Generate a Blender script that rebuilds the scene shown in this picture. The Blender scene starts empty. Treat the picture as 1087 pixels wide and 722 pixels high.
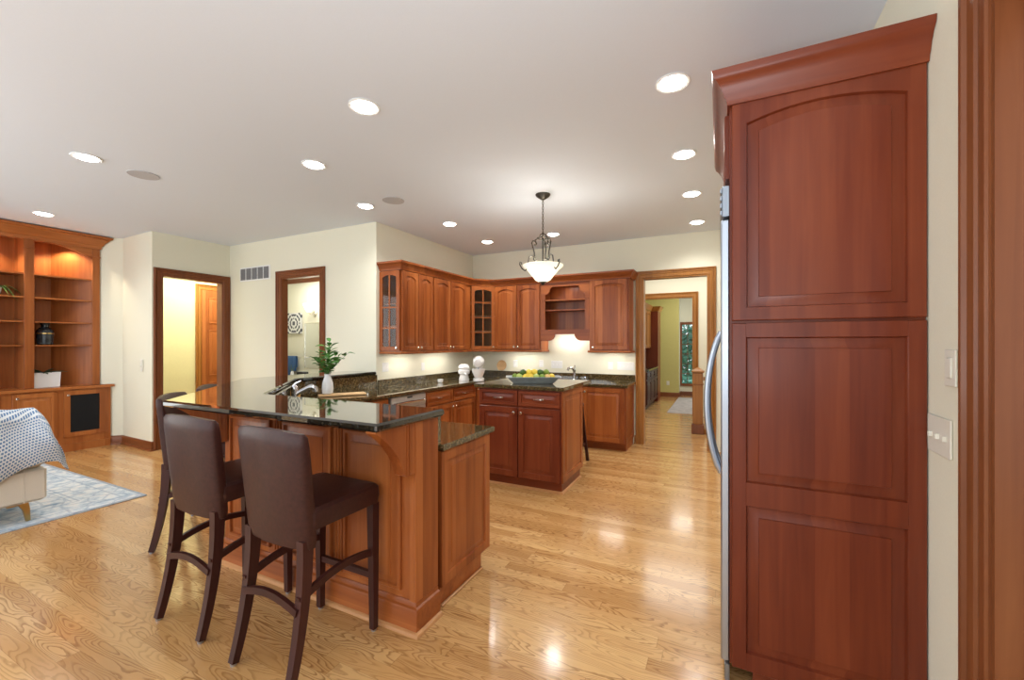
import bpy, bmesh, math, random
from mathutils import Vector, Matrix
PI = math.pi
random.seed(7)
S = bpy.context.scene
COL = S.collection

# ------------------------------------------------------------------ camera, world, exposure
TH = math.atan((765 - 543.5) / 450.0)
cd = bpy.data.cameras.new('camera'); cam = bpy.data.objects.new('camera', cd); COL.objects.link(cam)
cd.sensor_fit = 'HORIZONTAL'; cd.sensor_width = 36.0; cd.lens = 450 / 1087 * 36.0
cd.shift_y = 3.6 / 1087; cd.clip_start = 0.05; cd.clip_end = 200
cam.location = (0, 0, 1.48); cam.rotation_euler = (PI / 2, 0, TH)
S.camera = cam
S.view_settings.view_transform = 'Standard'; S.view_settings.look = 'None'
S.view_settings.gamma = 1.0; S.view_settings.use_curve_mapping = False
S.view_settings.exposure = 0.28
W = bpy.data.worlds.new('world'); S.world = W; W.use_nodes = True
WB = W.node_tree.nodes['Background']; WB.inputs[0].default_value = (0.90, 0.95, 1.0, 1); WB.inputs[1].default_value = 1.35

def area(name, loc, rot, sx, sy, power, color=(1, 1, 1), parent=None, spread=None):
    l = bpy.data.lights.new(name, 'AREA'); l.shape = 'RECTANGLE'; l.size = sx; l.size_y = sy
    l.energy = power; l.color = color
    if spread: l.spread = spread
    o = bpy.data.objects.new(name, l); COL.objects.link(o); o.location = loc; o.rotation_euler = rot
    if parent: o.parent = parent
    return o
# daylight from the great room's window walls behind and to the left of the camera
area('window_daylight', (-3.5, -4.6, 1.7), (PI / 2, 0, 0), 8.0, 2.6, 80, (0.93, 0.97, 1.0))
area('window_daylight_side', (-8.3, -1.8, 1.6), (PI / 2, 0, -PI / 2), 4.0, 2.4, 70, (0.93, 0.97, 1.0))
# added fill: unseen lights behind the camera, aimed up to brighten the ceiling
area('ceiling_fill', (-.1, -.75, 1.2), (PI, 0, 0), 1.2, 1.2, 58, (0.86, 0.93, 1.0))
area('ceiling_fill_far', (-4.6, -1.6, 1.9), (PI, 0, 0), 1.2, 1.2, 80, (0.86, 0.93, 1.0))

# ------------------------------------------------------------------ materials
def new_mat(name):
    m = bpy.data.materials.new(name); m.use_nodes = True
    nt = m.node_tree; return m, nt, nt.nodes['Principled BSDF']
def N(nt, t, **kw):
    n = nt.nodes.new(t)
    for k, v in kw.items(): setattr(n, k, v)
    return n
def ramp(nt, stops, interp='LINEAR'):
    r = N(nt, 'ShaderNodeValToRGB'); r.color_ramp.interpolation = interp
    e = r.color_ramp.elements
    while len(e) > len(stops): e.remove(e[-1])
    while len(e) < len(stops): e.new(0.5)
    for k, (p, c) in enumerate(stops):
        e[k].position = p; e[k].color = (c[0], c[1], c[2], 1)
    return r
def math_n(nt, op, a=None, b=None, c=None):
    n = N(nt, 'ShaderNodeMath', operation=op)
    for k, v in enumerate((a, b, c)):
        if v is None: continue
        if isinstance(v, (int, float)): n.inputs[k].default_value = v
        else: nt.links.new(v, n.inputs[k])
    return n.outputs[0]
def mixc(nt, f, a, b, mode='MIX'):
    n = N(nt, 'ShaderNodeMix', data_type='RGBA', blend_type=mode)
    for s, v in ((0, f), (6, a), (7, b)):
        if isinstance(v, (int, float)): n.inputs[s].default_value = v
        elif isinstance(v, tuple): n.inputs[s].default_value = (v[0], v[1], v[2], 1)
        else: nt.links.new(v, n.inputs[s])
    return n.outputs[2]
def srgb(r, g, b):
    f = lambda c: (c / 255) / 12.92 if c <= 10 else (((c / 255) + .055) / 1.055) ** 2.4
    return (f(r), f(g), f(b))
def plain(name, c, rough=0.5, metal=0.0, spec=0.5, coat=0.0, noise=0.0, bump=0.0, nscale=30):
    m, nt, b = new_mat(name)
    b.inputs['Roughness'].default_value = rough; b.inputs['Metallic'].default_value = metal
    b.inputs['Specular IOR Level'].default_value = spec; b.inputs['Coat Weight'].default_value = coat
    tc = N(nt, 'ShaderNodeTexCoord'); nz = N(nt, 'ShaderNodeTexNoise')
    nz.inputs['Scale'].default_value = nscale; nz.inputs['Detail'].default_value = 3
    nt.links.new(tc.outputs['Object'], nz.inputs['Vector'])
    d = 1 - noise
    r = ramp(nt, [(0.3, tuple(x * d for x in c)), (0.7, tuple(min(1, x * (1 + noise * .6)) for x in c))])
    nt.links.new(nz.outputs[0], r.inputs[0]); nt.links.new(r.outputs[0], b.inputs['Base Color'])
    if bump:
        bp = N(nt, 'ShaderNodeBump'); bp.inputs['Strength'].default_value = bump; bp.inputs['Distance'].default_value = 0.003
        nt.links.new(nz.outputs[0], bp.inputs['Height']); nt.links.new(bp.outputs[0], b.inputs['Normal'])
    return m
def wood(name, dark, mid, light, axis=2, rough=0.30, coat=0.04, board=0.11, tone=0.35):
    """stained timber: fine grain along one axis, glued-up boards of slightly different tone across it"""
    m, nt, b = new_mat(name)
    tc = N(nt, 'ShaderNodeTexCoord'); oi = N(nt, 'ShaderNodeObjectInfo')
    add = N(nt, 'ShaderNodeVectorMath', operation='ADD'); sc = N(nt, 'ShaderNodeVectorMath', operation='SCALE')
    cmb = N(nt, 'ShaderNodeCombineXYZ')
    for k in range(3): nt.links.new(oi.outputs['Random'], cmb.inputs[k])
    sc.inputs['Scale'].default_value = 37.0
    nt.links.new(cmb.outputs[0], sc.inputs[0]); nt.links.new(tc.outputs['Object'], add.inputs[0]); nt.links.new(sc.outputs[0], add.inputs[1])
    mp = N(nt, 'ShaderNodeMapping'); s = [30.0, 30.0, 30.0]; s[axis] = 1.6; mp.inputs['Scale'].default_value = s
    nt.links.new(add.outputs[0], mp.inputs['Vector'])
    n1 = N(nt, 'ShaderNodeTexNoise'); n1.inputs['Scale'].default_value = 1.0; n1.inputs['Detail'].default_value = 4; n1.inputs['Distortion'].default_value = 0.6
    nt.links.new(mp.outputs[0], n1.inputs['Vector'])
    mp2 = N(nt, 'ShaderNodeMapping'); s2 = [3.2, 3.2, 3.2]; s2[axis] = 1.1; mp2.inputs['Scale'].default_value = s2
    nt.links.new(add.outputs[0], mp2.inputs['Vector'])
    n2 = N(nt, 'ShaderNodeTexNoise'); n2.inputs['Scale'].default_value = 1.0; n2.inputs['Detail'].default_value = 2
    nt.links.new(mp2.outputs[0], n2.inputs['Vector'])
    # boards
    sep = N(nt, 'ShaderNodeSeparateXYZ'); nt.links.new(add.outputs[0], sep.inputs[0])
    a, c = [k for k in range(3) if k != axis]
    sm = math_n(nt, 'ADD', sep.outputs[a], sep.outputs[c])
    fl = math_n(nt, 'FLOOR', math_n(nt, 'DIVIDE', sm, board))
    wn = N(nt, 'ShaderNodeTexWhiteNoise', noise_dimensions='1D'); nt.links.new(fl, wn.inputs['W'])
    r = ramp(nt, [(0.25, dark), (0.5, mid), (0.78, light)])
    f = math_n(nt, 'ADD', math_n(nt, 'MULTIPLY', n1.outputs[0], 0.50), math_n(nt, 'MULTIPLY', n2.outputs[0], 0.50))
    f = math_n(nt, 'ADD', f, math_n(nt, 'MULTIPLY', math_n(nt, 'SUBTRACT', wn.outputs[0], 0.5), tone))
    nt.links.new(f, r.inputs[0]); nt.links.new(r.outputs[0], b.inputs['Base Color'])
    b.inputs['Roughness'].default_value = rough; b.inputs['Coat Weight'].default_value = coat; b.inputs['Coat Roughness'].default_value = 0.15; b.inputs['Specular IOR Level'].default_value = .27
    return m
def wood3(name, *a, **k): return [wood(name + '_' + 'xyz'[i], *a, axis=i, **k) for i in range(3)]
CH = wood3('cherry', (.21, .049, .012), (.325, .088, .021), (.44, .137, .036))
PN = wood3('cherry_red_shaded', (.115, .020, .008), (.172, .034, .0125), (.235, .054, .019), tone=.24)  # the same cherry; dimmer, redder light on pantry and island put into colour
BK = wood3('cherry_orange', (.26, .072, .017), (.38, .118, .030), (.48, .17, .048))
OT = wood3('oak_trim', (.23, .085, .018), (.35, .143, .030), (.45, .20, .050), tone=.1)
BT = wood3('brown_trim', (.14, .042, .0135), (.20, .063, .021), (.26, .092, .032), tone=.1)
ES = wood3('espresso', (.028, .0075, .0055), (.045, .0120, .0090), (.065, .018, .0135), rough=.38, tone=.1)
CB = wood3('maple', (.50, .30, .14), (.62, .40, .20), (.72, .50, .28), tone=.25, board=.04, rough=.5, coat=0)
WALL = plain('wall_paint', (.80, .775, .63), .85, spec=.2, noise=.02, bump=.08, nscale=180)
CEIL = plain('ceiling_paint', (.77, .825, .90), .9, spec=.15, noise=.01, bump=.05, nscale=150)  # blue tint in the paint offsets warm light bounced off the floor
HALLP = plain('pale_yellow_paint', (.74, .71, .42), .85, spec=.2, noise=.02)
OLIVE = plain('olive_paint', (.63, .57, .22), .85, spec=.2, noise=.02)
WHITE = plain('white_plastic', (.82, .82, .80), .4, noise=.01)
CREAMP = plain('cover_plate', (.80, .78, .68), .4, noise=.01)
CERAM = plain('white_ceramic', (.85, .85, .84), .18, noise=.01)
BSTEEL = plain('brushed_panel', (.55, .51, .45), .42, metal=.45, noise=.05, nscale=6)
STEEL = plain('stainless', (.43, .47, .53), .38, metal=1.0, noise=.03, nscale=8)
DSTEEL = plain('stainless_shadow', (.30, .33, .37), .35, metal=.9, noise=.03, nscale=8)  # darker steel of the fridge body, grilles and dishwasher body
CHROME = plain('chrome', (.62, .63, .66), .12, metal=1.0)
NICKEL = plain('satin_nickel', (.80, .77, .70), .25, metal=1.0)
BLACKC = plain('black_cloth', (.006, .006, .007), .95, noise=.3, nscale=300)
BLACKP = plain('black_plastic', (.012, .012, .013), .4)
IRON = plain('bronze_iron', (.055, .05, .04), .45, metal=.6, noise=.2, nscale=60)
LEATH = plain('brown_leather', (.045, .0130, .0095), .42, spec=.30, coat=.05, noise=.25, bump=.12, nscale=55)
GRAYL = plain('vent_louvre', (.20, .20, .21), .5)
GREYC = plain('speaker_mesh', (.50, .50, .52), .8, noise=.05, nscale=400)
UPH = plain('cream_fabric', (.66, .60, .50), .9, noise=.06, bump=.2, nscale=250)
BRASS = plain('brass', (.55, .40, .17), .3, metal=1.0)
LEAF = plain('leaf_green', (.075, .235, .035), .45, noise=.5, nscale=14)
LEAFD = plain('leaf_dark', (.03, .07, .035), .5, noise=.4, nscale=20)
LEAFL = plain('leaf_light', (.16, .30, .07), .45, noise=.5, nscale=25)
STEM = plain('stem_green', (.10, .16, .04), .6, noise=.3)
TERR = plain('grey_pottery', (.40, .45, .46), .35, noise=.12, nscale=18)
NAVY = plain('blue_towel', (.05, .12, .27), .95, noise=.25, bump=.5, nscale=220)
LEMON = plain('lemon_peel', (.80, .58, .06), .45, noise=.12, bump=.25, nscale=90)
LIME = plain('lime_peel', (.19, .29, .03), .42, noise=.25, bump=.2, nscale=60)
DLIME = plain('dark_lime_peel', (.06, .13, .02), .42, noise=.3, bump=.2, nscale=60)
APPLE = plain('green_apple_skin', (.42, .50, .12), .35, noise=.15, nscale=25)
MANGO = plain('peach_skin', (.75, .48, .16), .45, noise=.2, nscale=25)
SHOE = wood3('shoe_moulding', (.40, .17, .06), (.52, .25, .10), (.62, .33, .15), tone=.1)

def glass_mat():
    m, nt, b = new_mat('pane_glass')
    out = nt.nodes['Material Output']
    g = N(nt, 'ShaderNodeBsdfGlossy'); g.inputs['Roughness'].default_value = .02
    t = N(nt, 'ShaderNodeBsdfTransparent'); t.inputs[0].default_value = (.93, .96, .95, 1)
    fr = N(nt, 'ShaderNodeFresnel'); fr.inputs['IOR'].default_value = 1.5
    mx = N(nt, 'ShaderNodeMixShader')
    ge = N(nt, 'ShaderNodeNewGeometry'); nt.links.new(math_n(nt, 'MULTIPLY', fr.outputs[0], math_n(nt, 'SUBTRACT', 1.0, ge.outputs['Backfacing'])), mx.inputs[0]); nt.links.new(t.outputs[0], mx.inputs[1]); nt.links.new(g.outputs[0], mx.inputs[2])
    nt.links.new(mx.outputs[0], out.inputs['Surface']); return m
GLASS = glass_mat()
MIRROR = plain('mirror_glass', (.92, .95, .95), .02, metal=1.0)
def emis(name, c, s):
    m, nt, b = new_mat(name)
    b.inputs['Base Color'].default_value = (*c, 1); b.inputs['Emission Color'].default_value = (*c, 1)
    b.inputs['Emission Strength'].default_value = s; return m
LAMP = emis('lamp_diffuser', (1, .99, .96), 16.0)
def shade_mat():
    m, nt, b = new_mat('alabaster_glass'); out = nt.nodes['Material Output']
    b.inputs['Base Color'].default_value = (.93, .91, .82, 1); b.inputs['Emission Color'].default_value = (1, .96, .86, 1); b.inputs['Emission Strength'].default_value = .25
    t = N(nt, 'ShaderNodeBsdfTranslucent'); t.inputs[0].default_value = (.95, .93, .86, 1)
    mx = N(nt, 'ShaderNodeMixShader'); mx.inputs[0].default_value = .35
    nt.links.new(b.outputs[0], mx.inputs[1]); nt.links.new(t.outputs[0], mx.inputs[2]); nt.links.new(mx.outputs[0], out.inputs['Surface']); return m
SHADE = shade_mat()
SCON = emis('sconce_glass', (1, .97, .92), 2.4)

def granite(name, k=1.0, tint=(1, 1, 1)):
    m, nt, b = new_mat(name)
    tc = N(nt, 'ShaderNodeTexCoord')
    v = N(nt, 'ShaderNodeTexVoronoi'); v.inputs['Scale'].default_value = 130
    n = N(nt, 'ShaderNodeTexNoise'); n.inputs['Scale'].default_value = 60; n.inputs['Detail'].default_value = 6; n.inputs['Roughness'].default_value = .7
    n3 = N(nt, 'ShaderNodeTexNoise'); n3.inputs['Scale'].default_value = 7; n3.inputs['Detail'].default_value = 2
    for q in (v, n, n3): nt.links.new(tc.outputs['Object'], q.inputs['Vector'])
    r1 = ramp(nt, [(.35, (.010 * k, .011 * k, .008 * k)), (.50, (.030 * k, .027 * k, .017 * k)), (.62, (.085 * k, .070 * k, .040 * k)), (.74, (.20 * k, .18 * k, .13 * k))])
    nt.links.new(n.outputs[0], r1.inputs[0])
    sp = N(nt, 'ShaderNodeSeparateColor'); nt.links.new(v.outputs['Color'], sp.inputs[0])
    g = math_n(nt, 'GREATER_THAN', sp.outputs[0], .93)
    c = mixc(nt, math_n(nt, 'MULTIPLY', g, .55), r1.outputs[0], (.20 * k, .20 * k, .19 * k))
    c = mixc(nt, math_n(nt, 'MULTIPLY', n3.outputs[0], .5), c, (.028 * k, .023 * k, .013 * k))
    c = mixc(nt, 1.0, c, tint, 'MULTIPLY')
    nt.links.new(c, b.inputs['Base Color'])
    b.inputs['Roughness'].default_value = .05; b.inputs['IOR'].default_value = 1.62
    b.inputs['Coat Weight'].default_value = .6; b.inputs['Coat Roughness'].default_value = .03
    return m
GRAN = granite('bar_granite', .45)
GRAN2 = granite('counter_granite', 1.6, (1.25, 1.0, .62))

def floor_mat():
    m, nt, b = new_mat('oak_strip_floor')
    tc = N(nt, 'ShaderNodeTexCoord'); sp = N(nt, 'ShaderNodeSeparateXYZ'); nt.links.new(tc.outputs['Object'], sp.inputs[0])
    x, y = sp.outputs[0], sp.outputs[1]
    w = 0.083
    yd = math_n(nt, 'DIVIDE', y, w); j = math_n(nt, 'FLOOR', yd); fy = math_n(nt, 'FRACT', yd)
    wn = N(nt, 'ShaderNodeTexWhiteNoise', noise_dimensions='1D'); nt.links.new(j, wn.inputs['W'])
    xs = math_n(nt, 'ADD', x, math_n(nt, 'MULTIPLY', wn.outputs[0], 9.0))
    xd = math_n(nt, 'DIVIDE', xs, 1.15); i = math_n(nt, 'FLOOR', xd); fx = math_n(nt, 'FRACT', xd)
    cb = N(nt, 'ShaderNodeCombineXYZ'); nt.links.new(i, cb.inputs[0]); nt.links.new(j, cb.inputs[1])
    wn2 = N(nt, 'ShaderNodeTexWhiteNoise', noise_dimensions='2D'); nt.links.new(cb.outputs[0], wn2.inputs['Vector'])
    sc2 = N(nt, 'ShaderNodeSeparateColor'); nt.links.new(wn2.outputs['Color'], sc2.inputs[0])
    # cathedral grain: contour lines of a smooth noise stretched along the board
    v = N(nt, 'ShaderNodeCombineXYZ')
    nt.links.new(math_n(nt, 'ADD', math_n(nt, 'MULTIPLY', x, 1.15), math_n(nt, 'MULTIPLY', sc2.outputs[0], 50)), v.inputs[0])
    nt.links.new(math_n(nt, 'ADD', math_n(nt, 'MULTIPLY', fy, .55), math_n(nt, 'MULTIPLY', sc2.outputs[1], 50)), v.inputs[1])
    n = N(nt, 'ShaderNodeTexNoise'); n.inputs['Scale'].default_value = 1.6; n.inputs['Detail'].default_value = 1.5; n.inputs['Roughness'].default_value = .35
    nt.links.new(v.outputs[0], n.inputs['Vector'])
    v2 = N(nt, 'ShaderNodeCombineXYZ')
    nt.links.new(math_n(nt, 'MULTIPLY', x, 14), v2.inputs[0]); nt.links.new(math_n(nt, 'MULTIPLY', y, 60), v2.inputs[1])
    n2 = N(nt, 'ShaderNodeTexNoise'); n2.inputs['Scale'].default_value = 1.0; n2.inputs['Detail'].default_value = 3
    nt.links.new(v2.outputs[0], n2.inputs['Vector'])
    ph = math_n(nt, 'ADD', math_n(nt, 'MULTIPLY', n.outputs[0], 20.0), math_n(nt, 'MULTIPLY', n2.outputs[0], .55))
    fr = math_n(nt, 'FRACT', ph)
    rl = ramp(nt, [(0.0, (0, 0, 0)), (.55, (.10, .10, .10)), (.86, (1, 1, 1)), (.97, (.75, .75, .75)), (1.0, (0, 0, 0))])
    nt.links.new(fr, rl.inputs[0])
    fine = math_n(nt, 'MULTIPLY', rl.outputs[0], math_n(nt, 'ADD', .30, math_n(nt, 'MULTIPLY', n2.outputs[0], .75)))
    strength = math_n(nt, 'MULTIPLY', fine, math_n(nt, 'ADD', .48, math_n(nt, 'MULTIPLY', sc2.outputs[2], .75)))
    base = ramp(nt, [(0, (.47, .245, .085)), (.35, (.55, .300, .110)), (.7, (.60, .345, .135)), (1, (.66, .400, .165))])
    nt.links.new(sc2.outputs[1], base.inputs[0])
    c = mixc(nt, strength, base.outputs[0], (.22, .085, .022))
    c = mixc(nt, math_n(nt, 'MULTIPLY', math_n(nt, 'SUBTRACT', n2.outputs[0], .5), .5), c, (.74, .48, .22))
    # seams
    s1 = math_n(nt, 'LESS_THAN', fy, .018); s2 = math_n(nt, 'LESS_THAN', fx, .0022)
    seam = math_n(nt, 'MAXIMUM', s1, s2)
    c = mixc(nt, math_n(nt, 'MULTIPLY', seam, .45), c, (.16, .07, .02))
    nt.links.new(c, b.inputs['Base Color'])
    b.inputs['Roughness'].default_value = .20; b.inputs['Coat Weight'].default_value = .35; b.inputs['Coat Roughness'].default_value = .10
    return m
FLOOR = floor_mat()

def rug_mat(x0, x1, y0, y1):
    m, nt, b = new_mat('faded_blue_rug')
    tc = N(nt, 'ShaderNodeTexCoord'); sp = N(nt, 'ShaderNodeSeparateXYZ'); nt.links.new(tc.outputs['Object'], sp.inputs[0])
    x, y = sp.outputs[0], sp.outputs[1]
    dx = math_n(nt, 'MINIMUM', math_n(nt, 'SUBTRACT', x, x0), math_n(nt, 'SUBTRACT', x1, x))
    dy = math_n(nt, 'MINIMUM', math_n(nt, 'SUBTRACT', y, y0), math_n(nt, 'SUBTRACT', y1, y))
    d = math_n(nt, 'MINIMUM', dx, dy)
    n = N(nt, 'ShaderNodeTexNoise'); n.inputs['Scale'].default_value = 9; n.inputs['Detail'].default_value = 8; n.inputs['Roughness'].default_value = .68
    n2 = N(nt, 'ShaderNodeTexNoise'); n2.inputs['Scale'].default_value = 2.6; n2.inputs['Detail'].default_value = 4; n2.inputs['Distortion'].default_value = 1.5
    v = N(nt, 'ShaderNodeTexVoronoi', feature='DISTANCE_TO_EDGE'); v.inputs['Scale'].default_value = 7
    for q in (n, n2, v): nt.links.new(tc.outputs['Object'], q.inputs['Vector'])
    r = ramp(nt, [(.30, (.20, .27, .36)), (.44, (.48, .55, .61)), (.55, (.66, .68, .68)), (.7, (.72, .66, .62))])
    nt.links.new(n.outputs[0], r.inputs[0])
    mo = math_n(nt, 'LESS_THAN', v.outputs['Distance'], .06)
    c = mixc(nt, math_n(nt, 'MULTIPLY', mo, math_n(nt, 'MULTIPLY', n.outputs[0], .65)), r.outputs[0], (.17, .25, .38))
    bl = ramp(nt, [(.52, (0, 0, 0)), (.66, (1, 1, 1))]); nt.links.new(n2.outputs[0], bl.inputs[0])
    c = mixc(nt, math_n(nt, 'MULTIPLY', bl.outputs[0], math_n(nt, 'MULTIPLY', math_n(nt, 'GREATER_THAN', d, .42), .7)), c, (.13, .22, .33))
    for a0, a1, col, k in ((.0, .03, (.16, .19, .25), .8), (.13, .145, (.25, .32, .42), .7), (.36, .375, (.25, .32, .42), .7), (.40, .41, (.25, .32, .42), .6)):
        band = math_n(nt, 'MULTIPLY', math_n(nt, 'GREATER_THAN', d, a0), math_n(nt, 'LESS_THAN', d, a1))
        c = mixc(nt, math_n(nt, 'MULTIPLY', band, math_n(nt, 'MULTIPLY', n.outputs[0], 1.4 * k)), c, col)
    nt.links.new(c, b.inputs['Base Color']); b.inputs['Roughness'].default_value = .95; b.inputs['Specular IOR Level'].default_value = .1
    return m
def knit_mat():
    m, nt, b = new_mat('blue_knit')
    uv = N(nt, 'ShaderNodeUVMap'); sp = N(nt, 'ShaderNodeSeparateXYZ'); nt.links.new(uv.outputs[0], sp.inputs[0])
    a = math_n(nt, 'MULTIPLY', sp.outputs[0], 30.0); c = math_n(nt, 'MULTIPLY', sp.outputs[1], 56.0)
    fa = math_n(nt, 'FRACT', a)
    row = math_n(nt, 'LESS_THAN', fa, .60)
    off = math_n(nt, 'MULTIPLY', math_n(nt, 'FLOOR', a), .5)
    dash = math_n(nt, 'LESS_THAN', math_n(nt, 'FRACT', math_n(nt, 'ADD', c, off)), .66)
    col = mixc(nt, math_n(nt, 'MULTIPLY', row, dash), (.66, .69, .71), (.10, .19, .34))
    nt.links.new(col, b.inputs['Base Color']); b.inputs['Roughness'].default_value = .95
    return m
KNIT = knit_mat()
def art_mat():
    m, nt, b = new_mat('medallion_print')
    tc = N(nt, 'ShaderNodeTexCoord'); mp = N(nt, 'ShaderNodeMapping'); nt.links.new(tc.outputs['Object'], mp.inputs[0])
    mp.inputs['Scale'].default_value = (1, 0, 1)
    sp = N(nt, 'ShaderNodeSeparateXYZ'); nt.links.new(mp.outputs[0], sp.inputs[0])
    ax = math_n(nt, 'ABSOLUTE', sp.outputs[0]); az = math_n(nt, 'ABSOLUTE', sp.outputs[2])
    w1 = math_n(nt, 'SINE', math_n(nt, 'MULTIPLY', ax, 75)); w2 = math_n(nt, 'SINE', math_n(nt, 'MULTIPLY', az, 62))
    ln = N(nt, 'ShaderNodeVectorMath', operation='LENGTH'); nt.links.new(mp.outputs[0], ln.inputs[0])
    w3 = math_n(nt, 'SINE', math_n(nt, 'MULTIPLY', ln.outputs['Value'], 95))
    s = math_n(nt, 'GREATER_THAN', math_n(nt, 'ADD', math_n(nt, 'MULTIPLY', w1, w2), w3), .15)
    c = mixc(nt, s, (.72, .72, .70), (.08, .085, .10))
    nt.links.new(c, b.inputs['Base Color']); b.inputs['Roughness'].default_value = .7
    return m
ART = art_mat()

# ------------------------------------------------------------------ mesh helpers
class MB:
    def __init__(s): s.v = []; s.f = []; s.M = None; s.uv = None
    def add(s, vs, fs):
        o = len(s.v)
        for p in vs:
            p = Vector(p)
            s.v.append(tuple(s.M @ p) if s.M else tuple(p))
        s.f += [tuple(i + o for i in f) for f in fs]
        return s
    def loops(s, L, cap0=True, cap1=True, closed=True):
        n = len(L[0]); vs = [p for l in L for p in l]; fs = []
        for a in range(len(L) - 1):
            for k in range(n if closed else n - 1):
                k2 = (k + 1) % n
                fs.append((a * n + k, a * n + k2, (a + 1) * n + k2, (a + 1) * n + k))
        if cap0: fs.append(tuple(range(n - 1, -1, -1)))
        if cap1: fs.append(tuple((len(L) - 1) * n + k for k in range(n)))
        return s.add(vs, fs)
    def box(s, x0, y0, z0, x1, y1, z1, b=0.0):
        if b <= 0:
            P = [(x0, y0), (x1, y0), (x1, y1), (x0, y1)]
            return s.loops([[(x, y, z0) for x, y in P], [(x, y, z1) for x, y in P]])
        def q(i, z):
            return [(x0 + i + b, y0 + i, z), (x1 - i - b, y0 + i, z), (x1 - i, y0 + i + b, z), (x1 - i, y1 - i - b, z),
                    (x1 - i - b, y1 - i, z), (x0 + i + b, y1 - i, z), (x0 + i, y1 - i - b, z), (x0 + i, y0 + i + b, z)]
        return s.loops([q(b, z0), q(0, z0 + b), q(0, z1 - b), q(b, z1)])
    def prism(s, poly, z0, z1, axis='z'):
        f = {'z': lambda p, t: (p[0], p[1], t), 'y': lambda p, t: (p[0], t, p[1]), 'x': lambda p, t: (t, p[0], p[1])}[axis]
        return s.loops([[f(p, z0) for p in poly], [f(p, z1) for p in poly]])
    def lathe(s, prof, n=24, c=(0, 0, 0), cap=True):
        return s.loops([[(c[0] + r * math.cos(2 * PI * k / n), c[1] + r * math.sin(2 * PI * k / n), c[2] + z) for k in range(n)] for r, z in prof], cap, cap)
    def tube(s, path, r, n=8, caps=True, flat=None):
        """flat: (w, h) half sizes for a rectangular section, w sideways and h along the section's up"""
        P = [Vector(p) for p in path]; L = []
        t0 = (P[1] - P[0]).normalized()
        up = Vector((0, 0, 1)) if abs(t0.z) < .9 else Vector((0, 1, 0))
        for k, p in enumerate(P):
            t = (P[min(k + 1, len(P) - 1)] - P[max(k - 1, 0)]).normalized()
            side = t.cross(up)
            if side.length < 1e-4: side = Vector((1, 0, 0))
            side.normalize(); u2 = side.cross(t).normalized(); up = u2
            if flat:
                w, h = flat[k] if isinstance(flat, list) else flat
                L.append([tuple(p + side * a * w + u2 * c * h) for a, c in ((-1, -1), (1, -1), (1, 1), (-1, 1))])
            else:
                rr = r[k] if isinstance(r, (list, tuple)) else r
                L.append([tuple(p + side * rr * math.cos(2 * PI * q / n) + u2 * rr * math.sin(2 * PI * q / n)) for q in range(n)])
        return s.loops(L, caps, caps)
    def sphere(s, c, rx, ry=None, rz=None, n=14, m=8):
        ry = ry or rx; rz = rz or rx
        L = []
        for a in range(1, m):
            t = PI * a / m
            L.append([(c[0] + rx * math.sin(t) * math.cos(2 * PI * k / n), c[1] + ry * math.sin(t) * math.sin(2 * PI * k / n), c[2] - rz * math.cos(t)) for k in range(n)])
        return s.loops(L)
    def build(s, name, mat, parent=None, smooth=True, solid=True, loc=None):
        me = bpy.data.meshes.new(name); me.from_pydata(s.v, [], s.f)
        if solid:
            bm = bmesh.new(); bm.from_mesh(me); bmesh.ops.recalc_face_normals(bm, faces=bm.faces[:]); bm.to_mesh(me); bm.free()
        if s.uv:
            ul = me.uv_layers.new(name='UVMap')
            for l in me.loops: ul.data[l.index].uv = s.uv[l.vertex_index]
        if smooth:
            me.polygons.foreach_set('use_smooth', [True] * len(me.polygons)); me.set_sharp_from_angle(angle=0.62)
        me.materials.append(mat)
        o = bpy.data.objects.new(name, me); COL.objects.link(o)
        if parent: o.parent = parent
        if loc: o.location = loc
        return o
def tag(o, label=None, cat=None, group=None, kind=None):
    if label: o['label'] = label
    if cat: o['category'] = cat
    if group: o['group'] = group
    if kind: o['kind'] = kind
    return o
def empty(name, loc, rz=0, label=None, cat=None, group=None):
    o = bpy.data.objects.new(name, None); COL.objects.link(o); o.location = loc; o.rotation_euler = (0, 0, rz); o.empty_display_size = .1
    return tag(o, label, cat, group)
def struct(mb, name, mat, parent=None, **k):
    o = mb.build(name, mat, parent, **k)
    if not parent: o['kind'] = 'structure'
    return o
def copy_tree(o, parent=None):
    c = o.copy(); COL.objects.link(c)
    if parent: c.parent = parent
    for ch in list(o.children): copy_tree(ch, c)
    return c
def offset_path(P, d, closed=False):
    """shift a 2D path to its right-hand side by d, mitred"""
    n = len(P); out = []
    for k in range(n):
        a = P[k - 1] if (k > 0 or closed) else None
        b = P[(k + 1) % n] if (k < n - 1 or closed) else None
        p = Vector(P[k]); ns = []
        for q0, q1 in ((a, P[k]), (P[k], b)):
            if q0 is None or q1 is None: continue
            t = (Vector(q1) - Vector(q0)).normalized(); ns.append(Vector((t.y, -t.x)))
        if len(ns) == 1: out.append(p + ns[0] * d)
        else:
            m = (ns[0] + ns[1]); m = m / max(1e-6, (1 + ns[0].dot(ns[1])))
            out.append(p + m * d)
    return [tuple(q) for q in out]
def sweep(mb, path, prof):
    """moulding: prof = [(out, z)] carried along a plan path, out is to the right-hand side"""
    offs = [offset_path(path, o) for o, z in prof]
    L = [[(offs[j][k][0], offs[j][k][1], prof[j][1]) for j in range(len(prof))] for k in range(len(path))]
    return mb.loops(L)
def slab(mb, poly, z0, z1, b=.006):
    """ccw polygon slab with eased edges"""
    ins = offset_path(poly, -b, True)
    return mb.loops([[(x, y, z0) for x, y in ins], [(x, y, z0 + b) for x, y in poly], [(x, y, z1 - b) for x, y in poly], [(x, y, z1) for x, y in ins]])
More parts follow.
